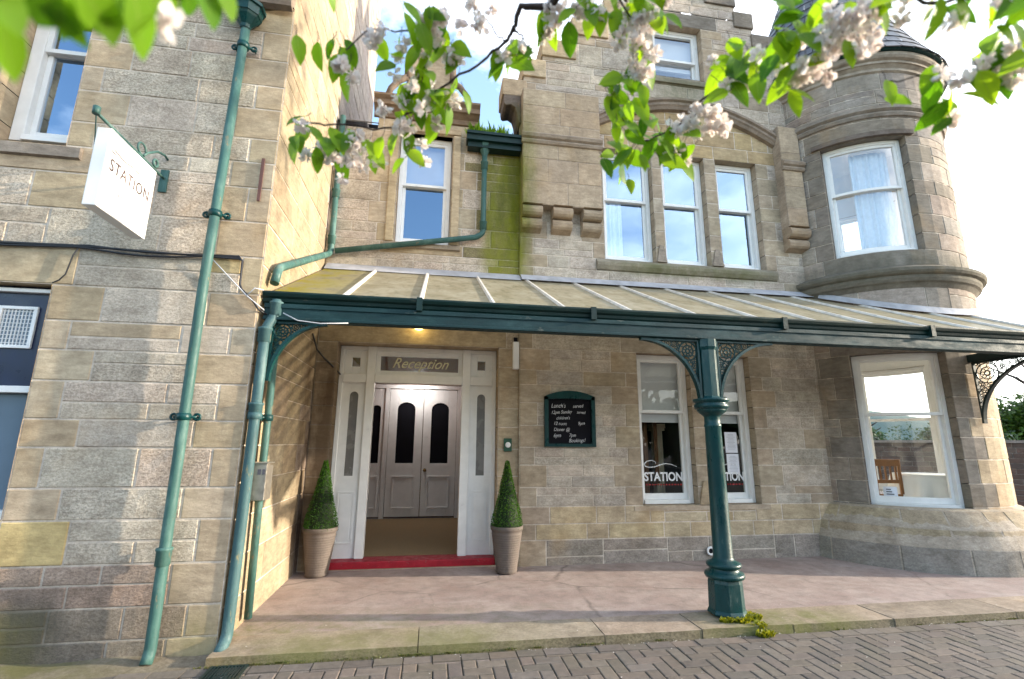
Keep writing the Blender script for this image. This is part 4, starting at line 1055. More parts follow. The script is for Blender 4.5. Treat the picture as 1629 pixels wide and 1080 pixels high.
bp = thing('doorbell', 'small dark green doorbell plate with a white push button', 'doorbell', (.475, -.02, 1.33))
mb = MB(); mb.box(.425, .525, -.032, -.008, 1.325, 1.485); mb.build('plate', M['green_plate'], bp, bevel=.004)
mb = MB(); mb.lathe([(.0, 0), (.034, 0), (.034, .010), (.02, .014), (0, .014)], 0, 0, 20)
o = mb.build('button', M['plastic'], bp)
for v in o.data.vertices: v.co = Vector((.475 + v.co.x, -.032 - v.co.z, 1.405 + v.co.y))
gl = thing('globe_lamp', 'lit yellow globe lamp under the canopy above the reception door', 'lamp', (-.68, -.12, 2.9))
mb = MB(); mb.lathe([(.0, -.085), (.04, -.075), (.07, -.045), (.082, 0), (.07, .045), (.045, .07)], -.685, -.13, 20, cz=2.885); mb.build('globe', M['lampglow'], gl)
mb = MB(); mb.lathe([(.046, 2.953), (.055, 2.965), (.055, 3.0), (.02, 3.02), (0, 3.02)], -.685, -.13, 16); mb.tube([(-.685, -.13, 3.01), (-.685, -.06, 3.05), (-.685, -.005, 3.05)], .014, 8); mb.build('holder', M['iron'], gl)
sn = thing('camera_dome', 'small white dome camera on the lintel stone beside the globe lamp', 'camera', (.18, -.05, 2.88))
mb = MB(); mb.lathe([(.0, -.05), (.025, -.042), (.042, -.02), (.048, 0)], .185, -.07, 16, cz=2.885); mb.build('dome', M['black'], sn)
mb = MB(); mb.lathe([(.05, 2.883), (.056, 2.89), (.056, 2.92), (0, 2.925)], .185, -.07, 16); mb.box(.165, .205, -.05, -.008, 2.90, 2.94); mb.build('mount', M['plastic'], sn)
pb = thing('post_box', 'small metal post box fixed in front of the pipes at the wing corner', 'post box', (-1.80, -1.95, .98))
mb = MB(); mb.prism([(-1.96, .975), (-1.80, .975), (-1.80, 1.235), (-1.96, 1.255)], lambda y, z, d: (d, y, z), -1.90, -1.735); mb.build('body', M['steel'], pb, bevel=.004)
mb = MB(); mb.box(-1.905, -1.728, -1.972, -1.79, 1.252, 1.262); mb.build('lid', M['steel'], pb, bevel=.003)
mb = MB(); mb.box(-1.80, -1.775, -1.9625, -1.9605, 1.17, 1.21); mb.box(-1.765, -1.745, -1.9625, -1.9605, 1.17, 1.21); mb.build('nameplate', M['ink'], pb)
vp = thing('drain_outlet', 'short white pipe outlet with dark bore low in the front wall', 'pipe', (3.08, -.05, .10))
mb = MB(); mb.tube([(3.08 + .042 * math.cos(2 * PI * i / 20), -.085, .11 + .042 * math.sin(2 * PI * i / 20)) for i in range(20)], .014, 8, closed=True)
mb.build('rim', M['plastic'], vp)
mb = MB(); mb.tube([(3.08, -.05, .11), (3.08, -.088, .11)], .036, 16); mb.build('bore', M['black'], vp)
# cables
mb = MB()
def sag(a, b, n, s): return [Vector(a).lerp(Vector(b), i / n) + Vector((0, 0, -s * math.sin(PI * i / n))) for i in range(n + 1)]
y = DW - .025
for k, dz in enumerate((0, .012, -.012)):
    pts = [(-6.2, y, 2.88 + dz)] + sag((-5, y - .004 * k, 2.885 + dz), (-3.3, y, 2.915 + dz * .6), 6, .006 * k) + sag((-3.2, y, 2.915 + dz), (-2.36, y - .004 * k, 2.90 + dz * .5), 8, .015 * k)[0:] + [(-2.1, y, 2.905 + dz), (-2.07, y, 2.88), (-2.065, y, 2.68), (-2.05, y, 2.64), (-1.95, y, 2.54), (-1.9, y, 2.47), (-1.84, -1.98, 2.44)]
    mb.tube(pts, .0085, 6)
tag(mb.build('cable', M['cable']), 'bundle of black cables running level across the wing wall to the canopy', 'cable')
mb = MB(); mb.tube([(-3.27, y, 2.91), (-3.30, y, 2.84), (-3.325, y, 2.68), (-3.36, y, 2.63), (-3.43, y + .03, 2.61)], .0055, 6); tag(mb.build('cable', M['cable']), 'thin black cable dropping from the bundle to the navy window', 'cable')
mb = MB(); mb.tube([(XW + .02, -.32, 2.66), (XW + .03, -.10, 2.52), (-1.80, -.03, 2.42), (-1.70, -.02, 2.33), (-1.64, .17, 2.26)], .011, 6); tag(mb.build('cable', M['cable']), 'dark cable slanting from the side wall to the white door frame', 'cable')
mb = MB(); mb.tube([(-2.3, y - .01, 2.88), (-2.12, y - .012, 2.70), (-2.0, y - .01, 2.58), (-1.86, -2.06, 2.47)], .005, 5); mb.tube([(-2.0, y - .01, 2.58), (-1.94, y - .02, 2.645), (-1.88, -2.06, 2.64)], .005, 5); mb.tube([(-1.72, DG - .07, 2.46), (-1.6, DG - .08, 2.40), (-1.42, DG - .07, 2.385), (-1.2, DG - .065, 2.40)], .005, 5)
tag(mb.build('cable', M['wire']), 'pale loose wire looping round the canopy corner', 'cable')
mb = MB(); mb.box(-2.025, -2.0, DW - .02, DW - .008, 3.43, 3.83); tag(mb.build('iron_strap', mat('rusty_iron', (.12, .055, .045), .8)), 'thin rusty iron strap set upright in the wing wall near its corner', 'strap')

# ------------------------------------------------------------------ potted trees
def potted(x, y, label):
    t = thing('potted_tree', label, 'potted plant', (x, y, 0), 'clipped cone trees in ribbed pots')
    m = MB(); prof = [(.0, .004), (.105, .004), (.118, .012)]
    n = 16
    for i in range(n):
        z = .03 + .40 * i / n; r = .118 + .055 * (i / n); prof += [(r, z), (r + .004, z + .010), (r + .001, z + .020)]
    prof += [(.172, .44), (.176, .455), (.184, .46), (.186, .50), (.176, .505), (.168, .50), (.165, .47), (0, .465)]
    m.lathe(prof, x, y, 36); m.build('pot', M['pot'], t)
    m = MB(); H = .74; z0 = .47
    g = rnd
    for i in range(5200):
        v = 1 - math.sqrt(g.random()); v = g.random() ** 1.35; a = g.uniform(0, 2 * PI)
        prof_r = (.165 * (1 - v) ** .92 * (1.0 + .10 * math.sin(PI * min(1, v * 2.4)))) + .012
        r = prof_r * (1 - .22 * g.random() ** 2) * (1 + .03 * math.sin(5 * a + 9 * v))
        c = Vector((x + r * math.cos(a), y + r * math.sin(a), z0 + .0 + H * v + g.uniform(-.012, .012)))
        d = Vector((math.cos(a), math.sin(a), .5)).normalized() + Vector((g.uniform(-.8, .8), g.uniform(-.8, .8), g.uniform(-.6, .9)))
        d.normalize(); s = d.cross(Vector((g.uniform(-1, 1), g.uniform(-1, 1), g.uniform(-1, 1)))).normalized()
        l = g.uniform(.010, .018); w = l * .38
        m.add([c, c + d * l * .5 + s * w, c + d * l, c + d * l * .5 - s * w], [(0, 1, 2, 3)])
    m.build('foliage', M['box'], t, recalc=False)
    m = MB(); m.lathe([(.15, z0 - .004), (.125, z0 + .18), (.07, z0 + .45), (.02, z0 + .68), (0, z0 + .70)], x, y, 16); m.build('foliage_core', mat('inner_foliage', (.008, .018, .004), .9), t)  # dark cone filling the inside of the foliage
    return t
potted(-1.645, -.20, 'clipped cone tree in a ribbed clay pot by the side wall, left of the door')
potted(.425, -.33, 'clipped cone tree in a ribbed clay pot under the doorbell, right of the door')

# ------------------------------------------------------------------ things behind the glass
curtain(Fg, 2.28, 2.50, .62, 1.76, -.40, 'dark brown curtain hanging behind the left ground floor STATION window', 'browncurtain', 4, .03)
curtain(Fg, 2.60, 2.66, .9, 1.76, -.42, 'narrow brown curtain edge in the middle of the left STATION window', 'browncurtain', 2, .02, 20)
for k, (a, b, lab) in enumerate(((3.51, 3.69, 1), (3.515, 3.695, 0))):
    z0, z1 = (1.32, 1.60) if lab else (1.035, 1.305)
    ms = thing('menu_sheet', ('upper' if lab else 'lower') + ' white menu sheet taped inside the right STATION window', 'paper', (a, .12, z0), 'menu sheets in the window')
    m = MB(); m.box(a + .03, b + .03, .128, .130, z0, z1); m.build('sheet', M['paper'], ms)
    m = MB()
    for i in range(12):
        w = rnd.uniform(.07, .13); m.box((a + b) / 2 + .03 - w / 2, (a + b) / 2 + .03 + w / 2, .1265, .1275, z1 - .035 - i * .018, z1 - .031 - i * .018)
    m.build('printed_lines', M['signgrey'], ms)
mb = MB(); Fpc = lambda s, z, d: (s, .33 - d, z)
for (x, r, hh) in ((2.70, .03, .09), (2.80, .035, .05)):
    m = MB(); m.lathe([(0, .70), (r, .70), (r * 1.1, .72), (r, .70 + hh), (r * .8, .70 + hh), (r * .8, .73), (0, .73)], x, .16, 16)
    tag(m.build('candle_holder', M['plastic']), ('taller' if r < .034 else 'squatter') + ' white candle holder on the left STATION window ledge', 'candle holder')
pil = thing('pilaster_mirror', 'cream wooden pilaster standing in the room behind the left STATION window', 'pilaster', (2.74, .6, .6))
m = MB(); m.box(2.74, 2.86, .62, .74, .45, 1.62); m.box(2.71, 2.89, .60, .76, 1.62, 1.66); m.box(2.70, 2.90, .59, .77, 1.66, 1.72)
for i in range(3): m.box(2.752 + .036 * i, 2.772 + .036 * i, .608, .62, .5, 1.58)
m.build('shaft', mat('cream_wood', (.62, .52, .36), .5), pil)
# turret rooms
mb = MB()
nt_ = thing('notice_card', 'small white notice card standing in the turret window corner', 'notice', (5.25, -.3, .75))
q = Ft(A0 + .16, .74, -.19); q2 = Ft(A0 + .33, .74, -.19)
m = MB(); m.grid(lambda u, v: (q[0] + (q2[0] - q[0]) * u, q[1] + (q2[1] - q[1]) * u, .74 + .17 * v), 1, 1); o = m.build('card', M['paper'], nt_); o.modifiers.new('t', 'SOLIDIFY').thickness = .003
m = MB()
for i in range(4):
    u0, u1 = .2, .5 + .3 * rnd.random(); z = .87 - i * .03
    A_ = Vector(q).lerp(Vector(q2), u0); B_ = Vector(q).lerp(Vector(q2), u1); nn = Vector((-.5, -.85, 0)) * .004
    m.add([(A_.x + nn.x, A_.y + nn.y, z), (B_.x + nn.x, B_.y + nn.y, z), (B_.x + nn.x, B_.y + nn.y, z + .012), (A_.x + nn.x, A_.y + nn.y, z + .012)], [(0, 1, 2, 3)])
m.build('printed_lines', M['ink'], nt_)
def chair(x, y, rz, label):
    t = thing('chair', label, 'chair', (x, y, .30), 'wooden dining chairs in the turret room')
    R = Matrix.Rotation(rz, 4, 'Z'); T = Matrix.Translation((x, y, .30))
    def fin(m, nm):
        o = m.build(nm, M['wood'], t, bevel=.004)
        for v in o.data.vertices: v.co = T @ R @ v.co
    m = MB(); m.box(-.21, .21, -.20, .20, .42, .45); fin(m, 'seat')
    for sx in (-1, 1):
        for sy in (-1, 1):
            m = MB(); m.box(sx * .19 - .018, sx * .19 + .018, sy * .18 - .018, sy * .18 + .018, 0, .42); fin(m, 'leg')
    m = MB()
    for sx in (-1, 1): m.box(sx * .19 - .02, sx * .19 + .02, .18, .21, .45, .92)
    m.box(-.21, .21, .175, .215, .84, .94); m.box(-.17, .17, .183, .207, .60, .65)
    for i in range(5): m.box(-.14 + .07 * i - .012, -.14 + .07 * i + .012, .186, .204, .65, .84)
    fin(m, 'backrest'); return t
chair(5.90, .52, 2.7, 'orange wooden dining chair at the left edge of the turret window'); chair(6.12, .36, 2.9, 'slatted wooden dining chair between the notice card and the white table in the turret')
tb = thing('dining_table', 'round wooden table under a cloth in the turret room', 'table', (6.45, .15, .30))
m = MB(); m.lathe([(0, 1.0), (.44, 1.0), (.44, 1.025), (0, 1.025)], 6.76, .12, 24); m.build('tabletop', M['wood'], tb); m = MB(); m.tube([(6.76, .12, .30), (6.76, .12, 1.0)], .04, 10); m.build('leg', M['wood'], tb)
m = MB()
def cl(u, v):
    a = u * 2 * PI; r = .46 * min(1, v * 2); dz = 0 if v <= .5 else (v - .5) * 2 * .34; w = 1 if v <= .5 else 1 + .10 * (v - .5) * 2 * (1 + math.sin(a * 11 + math.sin(a * 3)))
    return (6.76 + r * w * math.cos(a), .12 + r * w * math.sin(a), 1.032 - dz)
m.grid(cl, 72, 8); tag(m.build('tablecloth', M['cloth']), 'white cloth draped over the table in the turret window', 'tablecloth')
curtain(Ft, -.66 * RT, -.22 * RT, 4.08, 5.70, -.27, 'pale blue curtain behind the upper turret window', 'curtain', 7, .02)
curtain(Fg, 1.88, 2.22, 3.98, 5.0, -.30, 'sheer curtain at the left of the triple window', 'curtain', 5, .025)

# ------------------------------------------------------------------ ground
mb = MB(); S = 600; mb.add([(-S, -S, -.10), (S, -S, -.10), (S, S, -.10), (-S, S, -.10)], [(0, 1, 2, 3)]); struct(mb.build('ground', M['asphalt'], recalc=False))
mb = MB(); mb.grid(lambda u, v: (XW + .0 + (12 - XW) * u, -1.86 + (1.86 + .4) * v, -.004 + .006 * math.sin(u * 9) * math.sin(v * 5)), 40, 10)
mb.box(XW, 12, -1.86, .3, -.30, -.02); struct(mb.build('terrace', M['floor'], recalc=False))
KY0, KY1 = -2.235, -1.862
mb = MB(); x = XW + .01
while x < 12:
    e = x + rnd.choice([.95, 1.1, 1.25, .8, 1.4]); col = pick([(.32, .265, .22), (.29, .25, .21), (.34, .285, .235), (.30, .265, .23)]) + (.4,)
    a, b = x + .003, e - .003; nx, ny = 8, 4; z0 = .003 + rnd.uniform(-.003, .003); tl_ = rnd.uniform(-.002, .002)
    pts = {}
    vs = []; 
    for j in range(ny + 1):
        for i in range(nx + 1):
            px = a + (b - a) * i / nx; py = KY0 + (KY1 - KY0) * j / ny + (rnd.uniform(-.004, .004) if j == 0 else 0)
            edge = j == 0 or i in (0, nx)
            vs.append((px, py, z0 + tl_ * (i / nx - .5) - (.002 if edge else 0) + rnd.uniform(-.0008, .0008)))
    fs = [(j * (nx + 1) + i, j * (nx + 1) + i + 1, (j + 1) * (nx + 1) + i + 1, (j + 1) * (nx + 1) + i) for j in range(ny) for i in range(nx)]
    k = len(vs)
    for i in range(nx + 1): p = vs[i]; vs.append((p[0], p[1] - .006, -.12))
    dk = [vs[i] for i in range(nx + 1)] + [vs[k + i] for i in range(nx + 1)]
    mb.add(dk, [(nx + 1 + i, nx + 2 + i, i + 1, i) for i in range(nx)], (.16, .14, .095, 1.0), 0, True)
    for c_ in (0, nx):
        base_ = len(vs); vs += [(vs[c_][0], KY0, -.12), (vs[c_][0], KY1, -.12)]
        fs.append((c_, base_, base_ + 1, ny * (nx + 1) + c_))
    mb.add(vs, fs, col, 0, False); x = e
struct(mb.build('kerb', M['kerb'], recalc=True))
# herringbone paving
mb = MB(); u_ = .1; GX0, GX1, GY0, GY1 = -34, 110, -60, -23; ztop = -.056
PV = [(.135, .11, .088), (.15, .12, .096), (.125, .103, .085), (.145, .12, .10), (.115, .095, .08)]
def paver(x0, x1, y0, y1):
    x0 = max(x0, -3.4); y1 = min(y1, KY0 - .14)
    j = .0035; b = .006; x0 += j; x1 -= j; y0 += j; y1 -= j
    if y1 - y0 < .01 or x1 - x0 < .01: return
    c = jit(rnd.choice(PV), .1) + (1,); t = rnd.uniform(-.002, .002)
    z = lambda x, y: ztop + .012 * min(1, max(0, (x - 1) / 4)) + t
    o = [(x0, y0), (x1, y0), (x1, y1), (x0, y1)]; i = [(x0 + b, y0 + b), (x1 - b, y0 + b), (x1 - b, y1 - b), (x0 + b, y1 - b)]
    vs = [(p[0], p[1], ztop - .03) for p in o] + [(p[0], p[1], z(*p) - b * .7) for p in o] + [(p[0], p[1], z(*p)) for p in i]
    mb.add(vs, [(8, 9, 10, 11)] + [(4 + k, 4 + (k + 1) % 4, 8 + (k + 1) % 4, 8 + k) for k in range(4)] + [(k, (k + 1) % 4, 4 + (k + 1) % 4, 4 + k) for k in range(4)], c)
for X in range(GX0, GX1):
    for Y in range(GY0, GY1):
        v = (X - Y) % 4
        if v == 0: paver(X * u_, (X + 2) * u_, Y * u_, (Y + 1) * u_)
        elif v == 3: paver(X * u_, (X + 1) * u_, Y * u_, (Y + 2) * u_)
# soldier course along the kerb
x = -3.4
while x < 11.5: 
    j = .0035; c = jit(rnd.choice(PV), .1) + (1,); a, b = x + j, x + .2 - j; y0, y1 = KY0 - .137, KY0 - .035; z = ztop + .012 * min(1, max(0, (x - 1) / 4)) + rnd.uniform(-.002, .003)
    mb.box(a, b, y0, y1, ztop - .03, z, c); x += .2
struct(mb.build('paving', M['paver'], recalc=False))
mb = MB(); mb.box(-3.4, 11.5, -6.0, KY0 - .03, -.095, ztop - .010); struct(mb.build('paving_bed', mat('mossy_sand_joint', (.035, .032, .02), .95, var=.4, vscale=5), recalc=False))
mb = MB(); mb.grid(lambda u, v: (-6.3 + 4.4 * u, DW - .30 + .31 * v, -.060 + .02 * v + .012 * math.sin(u * 31) * v), 30, 3, col=(.2, .17, .13, .6)); struct(mb.build('wall_verge', stone_mat('damp_verge', [(-6, -2, -2.6, -1.9, -.2, .1, (.11, .11, .03), .8, 4)], .6), recalc=False))
# moss in joints by the kerb and round the column foot, fallen petals
def tufts(name, label, pts, n, matn, s0, s1, spread):
    m = MB()
    for i in range(n):
        cx, cy, cz, r = rnd.choice(pts); a = rnd.uniform(0, 2 * PI); q = r * math.sqrt(rnd.random())
        c = Vector((cx + q * math.cos(a), cy + q * math.sin(a) * spread, cz)); h = rnd.uniform(s0, s1); a = rnd.uniform(0, 2 * PI); w = h * .35
        d = Vector((math.cos(a), math.sin(a), 0)); p = Vector((-d.y, d.x, 0))
        m.add([c - p * w * .4, c + p * w * .4, c + d * h * .4 + p * w + Vector((0, 0, h * .7)), c + d * h * .8 + Vector((0, 0, h)), c + d * h * .4 - p * w + Vector((0, 0, h * .7))], [(0, 1, 2, 3, 4)])
    return tag(m.build(name, M[matn], recalc=False), label, 'moss', kind='stuff')
tufts('moss', 'bright yellow green moss round the foot of the canopy column', [(2.20, -2.10, .0, .06), (2.24, -2.02, .0, .06), (2.10, -2.14, 0, .06), (2.27, -2.10, 0, .03), (1.98, -2.12, .0, .05), (2.22, -2.2, -.02, .06), (2.2, -2.28, -.055, .07)], 900, 'moss', .010, .045, .7)
tufts('moss', 'low moss growing in the gap below the kerb stones', [(-1.9 + .16 * i, KY0 - .022, -.055, .09) for i in range(12)] + [(-1.9 + rnd.uniform(0, 9), KY0 - .022, -.052, .05) for i in range(40)], 1500, 'darkmoss', .005, .014, .12)
mb = MB()
for i in range(260):
    x = rnd.uniform(-1.8, 7); y = rnd.choice([rnd.uniform(-3.4, -2.27), rnd.uniform(KY0 - .05, KY0 - .02), rnd.uniform(-2.2, -.3)]); z = (ztop + .002 + .012 * min(1, max(0, (x - 1) / 4))) if y < KY0 else .008; s = rnd.uniform(.004, .009); a = rnd.uniform(0, PI)
    mb.add([(x + s * math.cos(a + k * PI / 2) * (1 if k % 2 else .6), y + s * math.sin(a + k * PI / 2) * (1 if k % 2 else .6), z + .002 * (k % 2)) for k in range(4)], [(0, 1, 2, 3)])
tag(mb.build('fallen_petals', M['petalground'], recalc=False), 'scattered pale fallen blossom petals on the terrace and pavers', 'petals', kind='stuff')
dg_ = thing('drain_grate', 'small iron drain grate set in the pavers at the foot of the corner pipe', 'drain', (-1.74, -2.36, -.05))
mb = MB(); gx0, gx1, gy0, gy1 = -1.86, -1.62, -2.47, -2.25
for (a, b, c, d) in ((gx0, gx1, gy0, gy0 + .02), (gx0, gx1, gy1 - .02, gy1), (gx0, gx0 + .02, gy0 + .02, gy1 - .02), (gx1 - .02, gx1, gy0 + .02, gy1 - .02)): mb.box(a, b, c, d, -.08, -.046)
for i in range(9): x = gx0 + .03 + i * .0215; mb.box(x, x + .009, gy0 + .02, gy1 - .02, -.075, -.047)
mb.build('grille', M['black_backlit_iron'], dg_); 

# ------------------------------------------------------------------ background to the right
def leaf_cloud(m, c, R, n, size, g, squash=.8, lobes=9):
    L_ = [(Vector((g.gauss(0, 1), g.gauss(0, 1), g.gauss(0, .8))).normalized() * R * g.uniform(.25, .75), R * g.uniform(.28, .5)) for _ in range(lobes)]
    for i in range(n):
        o, r = g.choice(L_); d = Vector((g.gauss(0, 1), g.gauss(0, 1), g.gauss(0, 1))).normalized()
        p = Vector(c) + Vector((o.x, o.y, o.z * squash)) + d * r * (g.random() ** .4)
        a = Vector((g.gauss(0, 1), g.gauss(0, 1), g.gauss(0, 1))).normalized(); b = a.orthogonal().normalized(); s = size * g.uniform(.6, 1.3)
        m.add([p, p + a * s * .5 + b * s * .32, p + a * s, p + a * s * .5 - b * s * .32], [(0, 1, 2, 3)])
def tree(x, y, h, R, n, label, matn, size=.16, name='broadleaf_tree', group='trees beyond the garden wall', cz=.52):
    t = thing(name, label, 'tree', (x, y, -.1), group); g = random.Random(int(x * 100))
    m = MB(); m.tube([(x, y, -.1), (x + .1, y, h * .35), (x - .1, y + .1, h * .7), (x, y, h * .9)], [R * .09, R * .07, R * .04, R * .015], 8)
    for i in range(6):
        a = g.uniform(0, 2 * PI); z = h * g.uniform(.35, .65); m.tube([(x, y, z), (x + R * .4 * math.cos(a), y + R * .4 * math.sin(a), z + h * .15), (x + R * .75 * math.cos(a), y + R * .75 * math.sin(a), z + h * .24)], [R * .04, R * .025, R * .01], 6)
    m.build('trunk', M['bark'], t)
    m = MB(); leaf_cloud(m, (x, y, h * cz), R, n, size, g, lobes=14); m.build('crown', M[matn], t, recalc=False)
    return t
c50 = Vector((math.sin(rad(50)), math.cos(rad(50)), 0)); p50 = Vector((c50.y, -c50.x, 0)); org = Vector((-.47, -6.13, 0))
def bg(d, s): q = org + c50 * d + p50 * s; return q.x, q.y
gw = thing('garden_wall', 'old reddish brick garden wall beyond the turret', 'wall', (*bg(18, 0), -.1))
mb = MB(); zc = 1.62
Fb = lambda s, z, d: tuple(org + c50 * (18 - d) + p50 * s + Vector((0, 0, z)))
BRK = [(.12, .075, .06), (.14, .085, .068), (.10, .072, .062), (.135, .10, .085), (.085, .065, .058)]
z = -.15
while z < 1.5:
    s = -6.0 + rnd.uniform(-.2, 0)
    while s < 7:
        e = s + rnd.uniform(.22, .5); one_stone(mb, Fb, s, e, z, z + .13, pick(BRK), .5, .016, .012, .2); s = e
    z += .13
mb.sbox(Fb, -6, 7, -.2, 1.53, -.35, -.002, 1, (.22, .19, .16, 1)); 
mb.build('masonry', M['brick'], gw, recalc=False)
mb = MB(); mb.sbox(Fb, -6.05, 7.05, 1.53, 1.60, -.40, .05, 13, (.26, .22, .19, 1)); mb.build('coping', M['brick'], gw)
for (d, s, h, R, n, lab, mt) in ((24.5, 3.1, 5.0, 1.9, 5000, 'pale green tree showing past the right edge of the turret', 'bgleaf'), (28, 5.6, 5.6, 2.3, 5000, 'bright green tree at the far right beyond the garden wall', 'bgleaf'),
                                 (26, -2.6, 2.9, 1.5, 3500, 'dark bushy tree seen through the turret window on its left', 'darkleaf'), (26, .4, 2.7, 1.4, 3500, 'green bushy tree seen through the turret window on its right', 'darkleaf')):
    x, y = bg(d, s); tree(x, y, h, R, n * 2, lab, mt)
hd = MB(); g = random.Random(5)
for i in range(16):
    x, y = bg(21, -6 + i * .85); leaf_cloud(hd, (x, y, 1.45), 1.05, 900, .09, g, .9)
tag(hd.build('hedge', M['darkleaf'], recalc=False), 'clipped dark green hedge showing above the garden wall', 'hedge')
mb = MB(); mb.grid(lambda u, v: tuple(org + c50 * (150 + 60 * v) + p50 * (-160 + 320 * u) + Vector((0, 0, -.2 + (11 + 5 * math.sin(u * 7) + 2 * math.sin(u * 19)) * math.sin(v * PI)))), 40, 10); struct(mb.build('hill', M['hill'], recalc=False))
# added unseen trees behind the camera, darkening what the lower windows reflect
m = MB(); g = random.Random(21)
for i in range(20):
    x = -34 + i * 3.8; leaf_cloud(m, (x + g.uniform(-1, 1), -25 + g.uniform(-2, 2), 2.9), 3.6, 900, .75, g, .85)
tag(m.build('added_treeline', M['darkleaf'], recalc=False), 'added unseen line of trees that darkens the reflections in the lower windows', 'trees', kind='stuff')
# street tree to the right of the frame: its leaves dapple the sunlit side wall
tree(13.5, -5.3, 12.5, 2.6, 2600, 'tall street tree beyond the right edge, dappling the side wall with shade', 'bgleaf', .22, 'street_tree', None, .62)

# ------------------------------------------------------------------ cherry tree overhead
CAM = Vector((-.46679, -6.13057, 1.42189)); FPX = 767.0023; YAW, PITCH, ROLL = .1599, .2125, -.0077
def view_dir(u, v):
    x = (u - 814.5) / FPX; up = (540 - v) / FPX
    cr, sr = math.cos(-ROLL), math.sin(-ROLL); x, up = cr * x - sr * up, sr * x + cr * up
    cp, sp_ = math.cos(PITCH), math.sin(PITCH); y = cp - sp_ * up; z = sp_ + cp * up
    cy, sy = math.cos(YAW), math.sin(YAW)
    return Vector((cy * x + sy * y, -sy * x + cy * y, z)).normalized()
def P3(u, v, d): return CAM + view_dir(u, v) * d
cherry = thing('cherry_tree', 'blossoming cherry tree whose leafy branches hang across the top of the view', 'tree', (1.6, -8.3, -.1))
bm_ = MB(); lf = MB(); fl = MB(); gr = random.Random(11)
def leaf(m, base, tip_dir, up, L_, W_=.54, curl=.25):
    t = tip_dir.normalized(); s = t.cross(up)
    if s.length < .05: s = t.orthogonal()
    s.normalize(); n = s.cross(t)
    T = [0, .14, .34, .58, .8, .93, 1.0]; Wd = [.0, .30, .48, .44, .27, .10, 0]
    vs = []; fold = gr.uniform(.10, .35)
    for i, (a, w) in enumerate(zip(T, Wd)):
        mid = base + t * L_ * a - n * L_ * curl * a * a
        if i in (0, len(T) - 1): vs.append(mid)
        else: vs += [mid + s * w * W_ * L_ + n * w * W_ * L_ * fold, mid, mid - s * w * W_ * L_ + n * w * W_ * L_ * fold]
    fs = [(0, 1, 2), (0, 2, 3)]
    for i in range(4):
        b = 1 + 3 * i; fs += [(b, b + 3, b + 4, b + 1), (b + 1, b + 4, b + 5, b + 2)]
    b = 13; e = len(vs) - 1; fs += [(b, e, b + 1), (b + 1, e, b + 2)]
    m.add(vs, fs, smooth=True)
    if L_ > .0:
        mid = [base + t * L_ * a - n * (L_ * curl * a * a - .0006) for a in T]; k = .012 * L_
        vv = []
        for i, p in enumerate(mid): vv += [p + s * k * (1 - T[i] * .8), p - s * k * (1 - T[i] * .8)]
        ff = [(2 * i, 2 * i + 1, 2 * i + 3, 2 * i + 2) for i in range(len(mid) - 1)]
        m.add(vv, ff, mi=1)
        for i in (1, 2, 3, 4):
            for q in (1, -1):
                e = base + t * L_ * min(.97, T[i] + .17) - n * L_ * curl * min(.97, T[i] + .17) ** 2 + s * q * Wd[min(i + 1, 5)] * W_ * L_ * .8 + n * (Wd[min(i + 1, 5)] * W_ * L_ * fold * .8 + .0008)
                o = mid[i]; h = .005 * L_
                m.add([o + t * h, o - t * h, e], [(0, 1, 2)], mi=1)
def blossom(m, c, R):
    ax = Vector((gr.gauss(0, 1), gr.gauss(0, 1), gr.gauss(0, 1) - .4)).normalized()
    for k in range(20):
        d = (ax * gr.uniform(-.1, 1.0) + Vector((gr.gauss(0, 1), gr.gauss(0, 1), gr.gauss(0, 1))).normalized() * .9).normalized()
        s = d.orthogonal().normalized(); q = d.cross(s); ang = gr.uniform(0, 2 * PI); s2 = s * math.cos(ang) + q * math.sin(ang); q2 = d.cross(s2)
        w = R * gr.uniform(.34, .52); o = c + d * R * .15; p = c + d * R * gr.uniform(.75, 1.05)
        m.add([o, c + d * R * .55 + s2 * w * .8 + q2 * w * .1, p + s2 * w * .55 + q2 * w * .35, p + d * R * .08 + q2 * w * .1, p - s2 * w * .55 + q2 * w * .35, c + d * R * .55 - s2 * w * .8 + q2 * w * .1], [(0, 1, 2, 3), (0, 3, 4, 5)], smooth=True)
def cluster(u, v, r, d, nl, nb, down=.8, lsize=None):
    c = P3(u, v, d); R = r * d / FPX
    right = Vector((math.cos(YAW), -math.sin(YAW), 0)); upv = Vector((0, 0, 1)); fw = Vector((math.sin(YAW), math.cos(YAW), 0))
    for i in range(nl):
        L_ = (lsize or 38 * d / FPX) * gr.uniform(.7, 1.2)
        o = c + (right * gr.gauss(0, .5) + upv * (gr.gauss(.25, .45)) + fw * gr.gauss(0, .5)) * R
        dirn = right * gr.gauss(0, .55) - upv * down * gr.uniform(.4, 1.3) + fw * gr.gauss(0, .45)
        st = o - dirn.normalized() * L_ * .25 + upv * .01
        bm_.tube([st, (st + o) / 2 + right * .003, o], .0011, 4, cap=False)
        leaf(lf, o, dirn, (fw * -1 + upv * gr.uniform(-.3, .8) + right * gr.gauss(0, .5)), L_)
    for i in range(nb):
        o = c + (right * gr.gauss(0, .48) + upv * gr.gauss(-.15, .42) + fw * gr.gauss(0, .4)) * R
        bm_.tube([o + upv * .03 + right * gr.gauss(0, .008), o + upv * .012, o], .0010, 4, cap=False)
        blossom(fl, o, gr.uniform(9.5, 13) * d / FPX)
D1 = 1.75
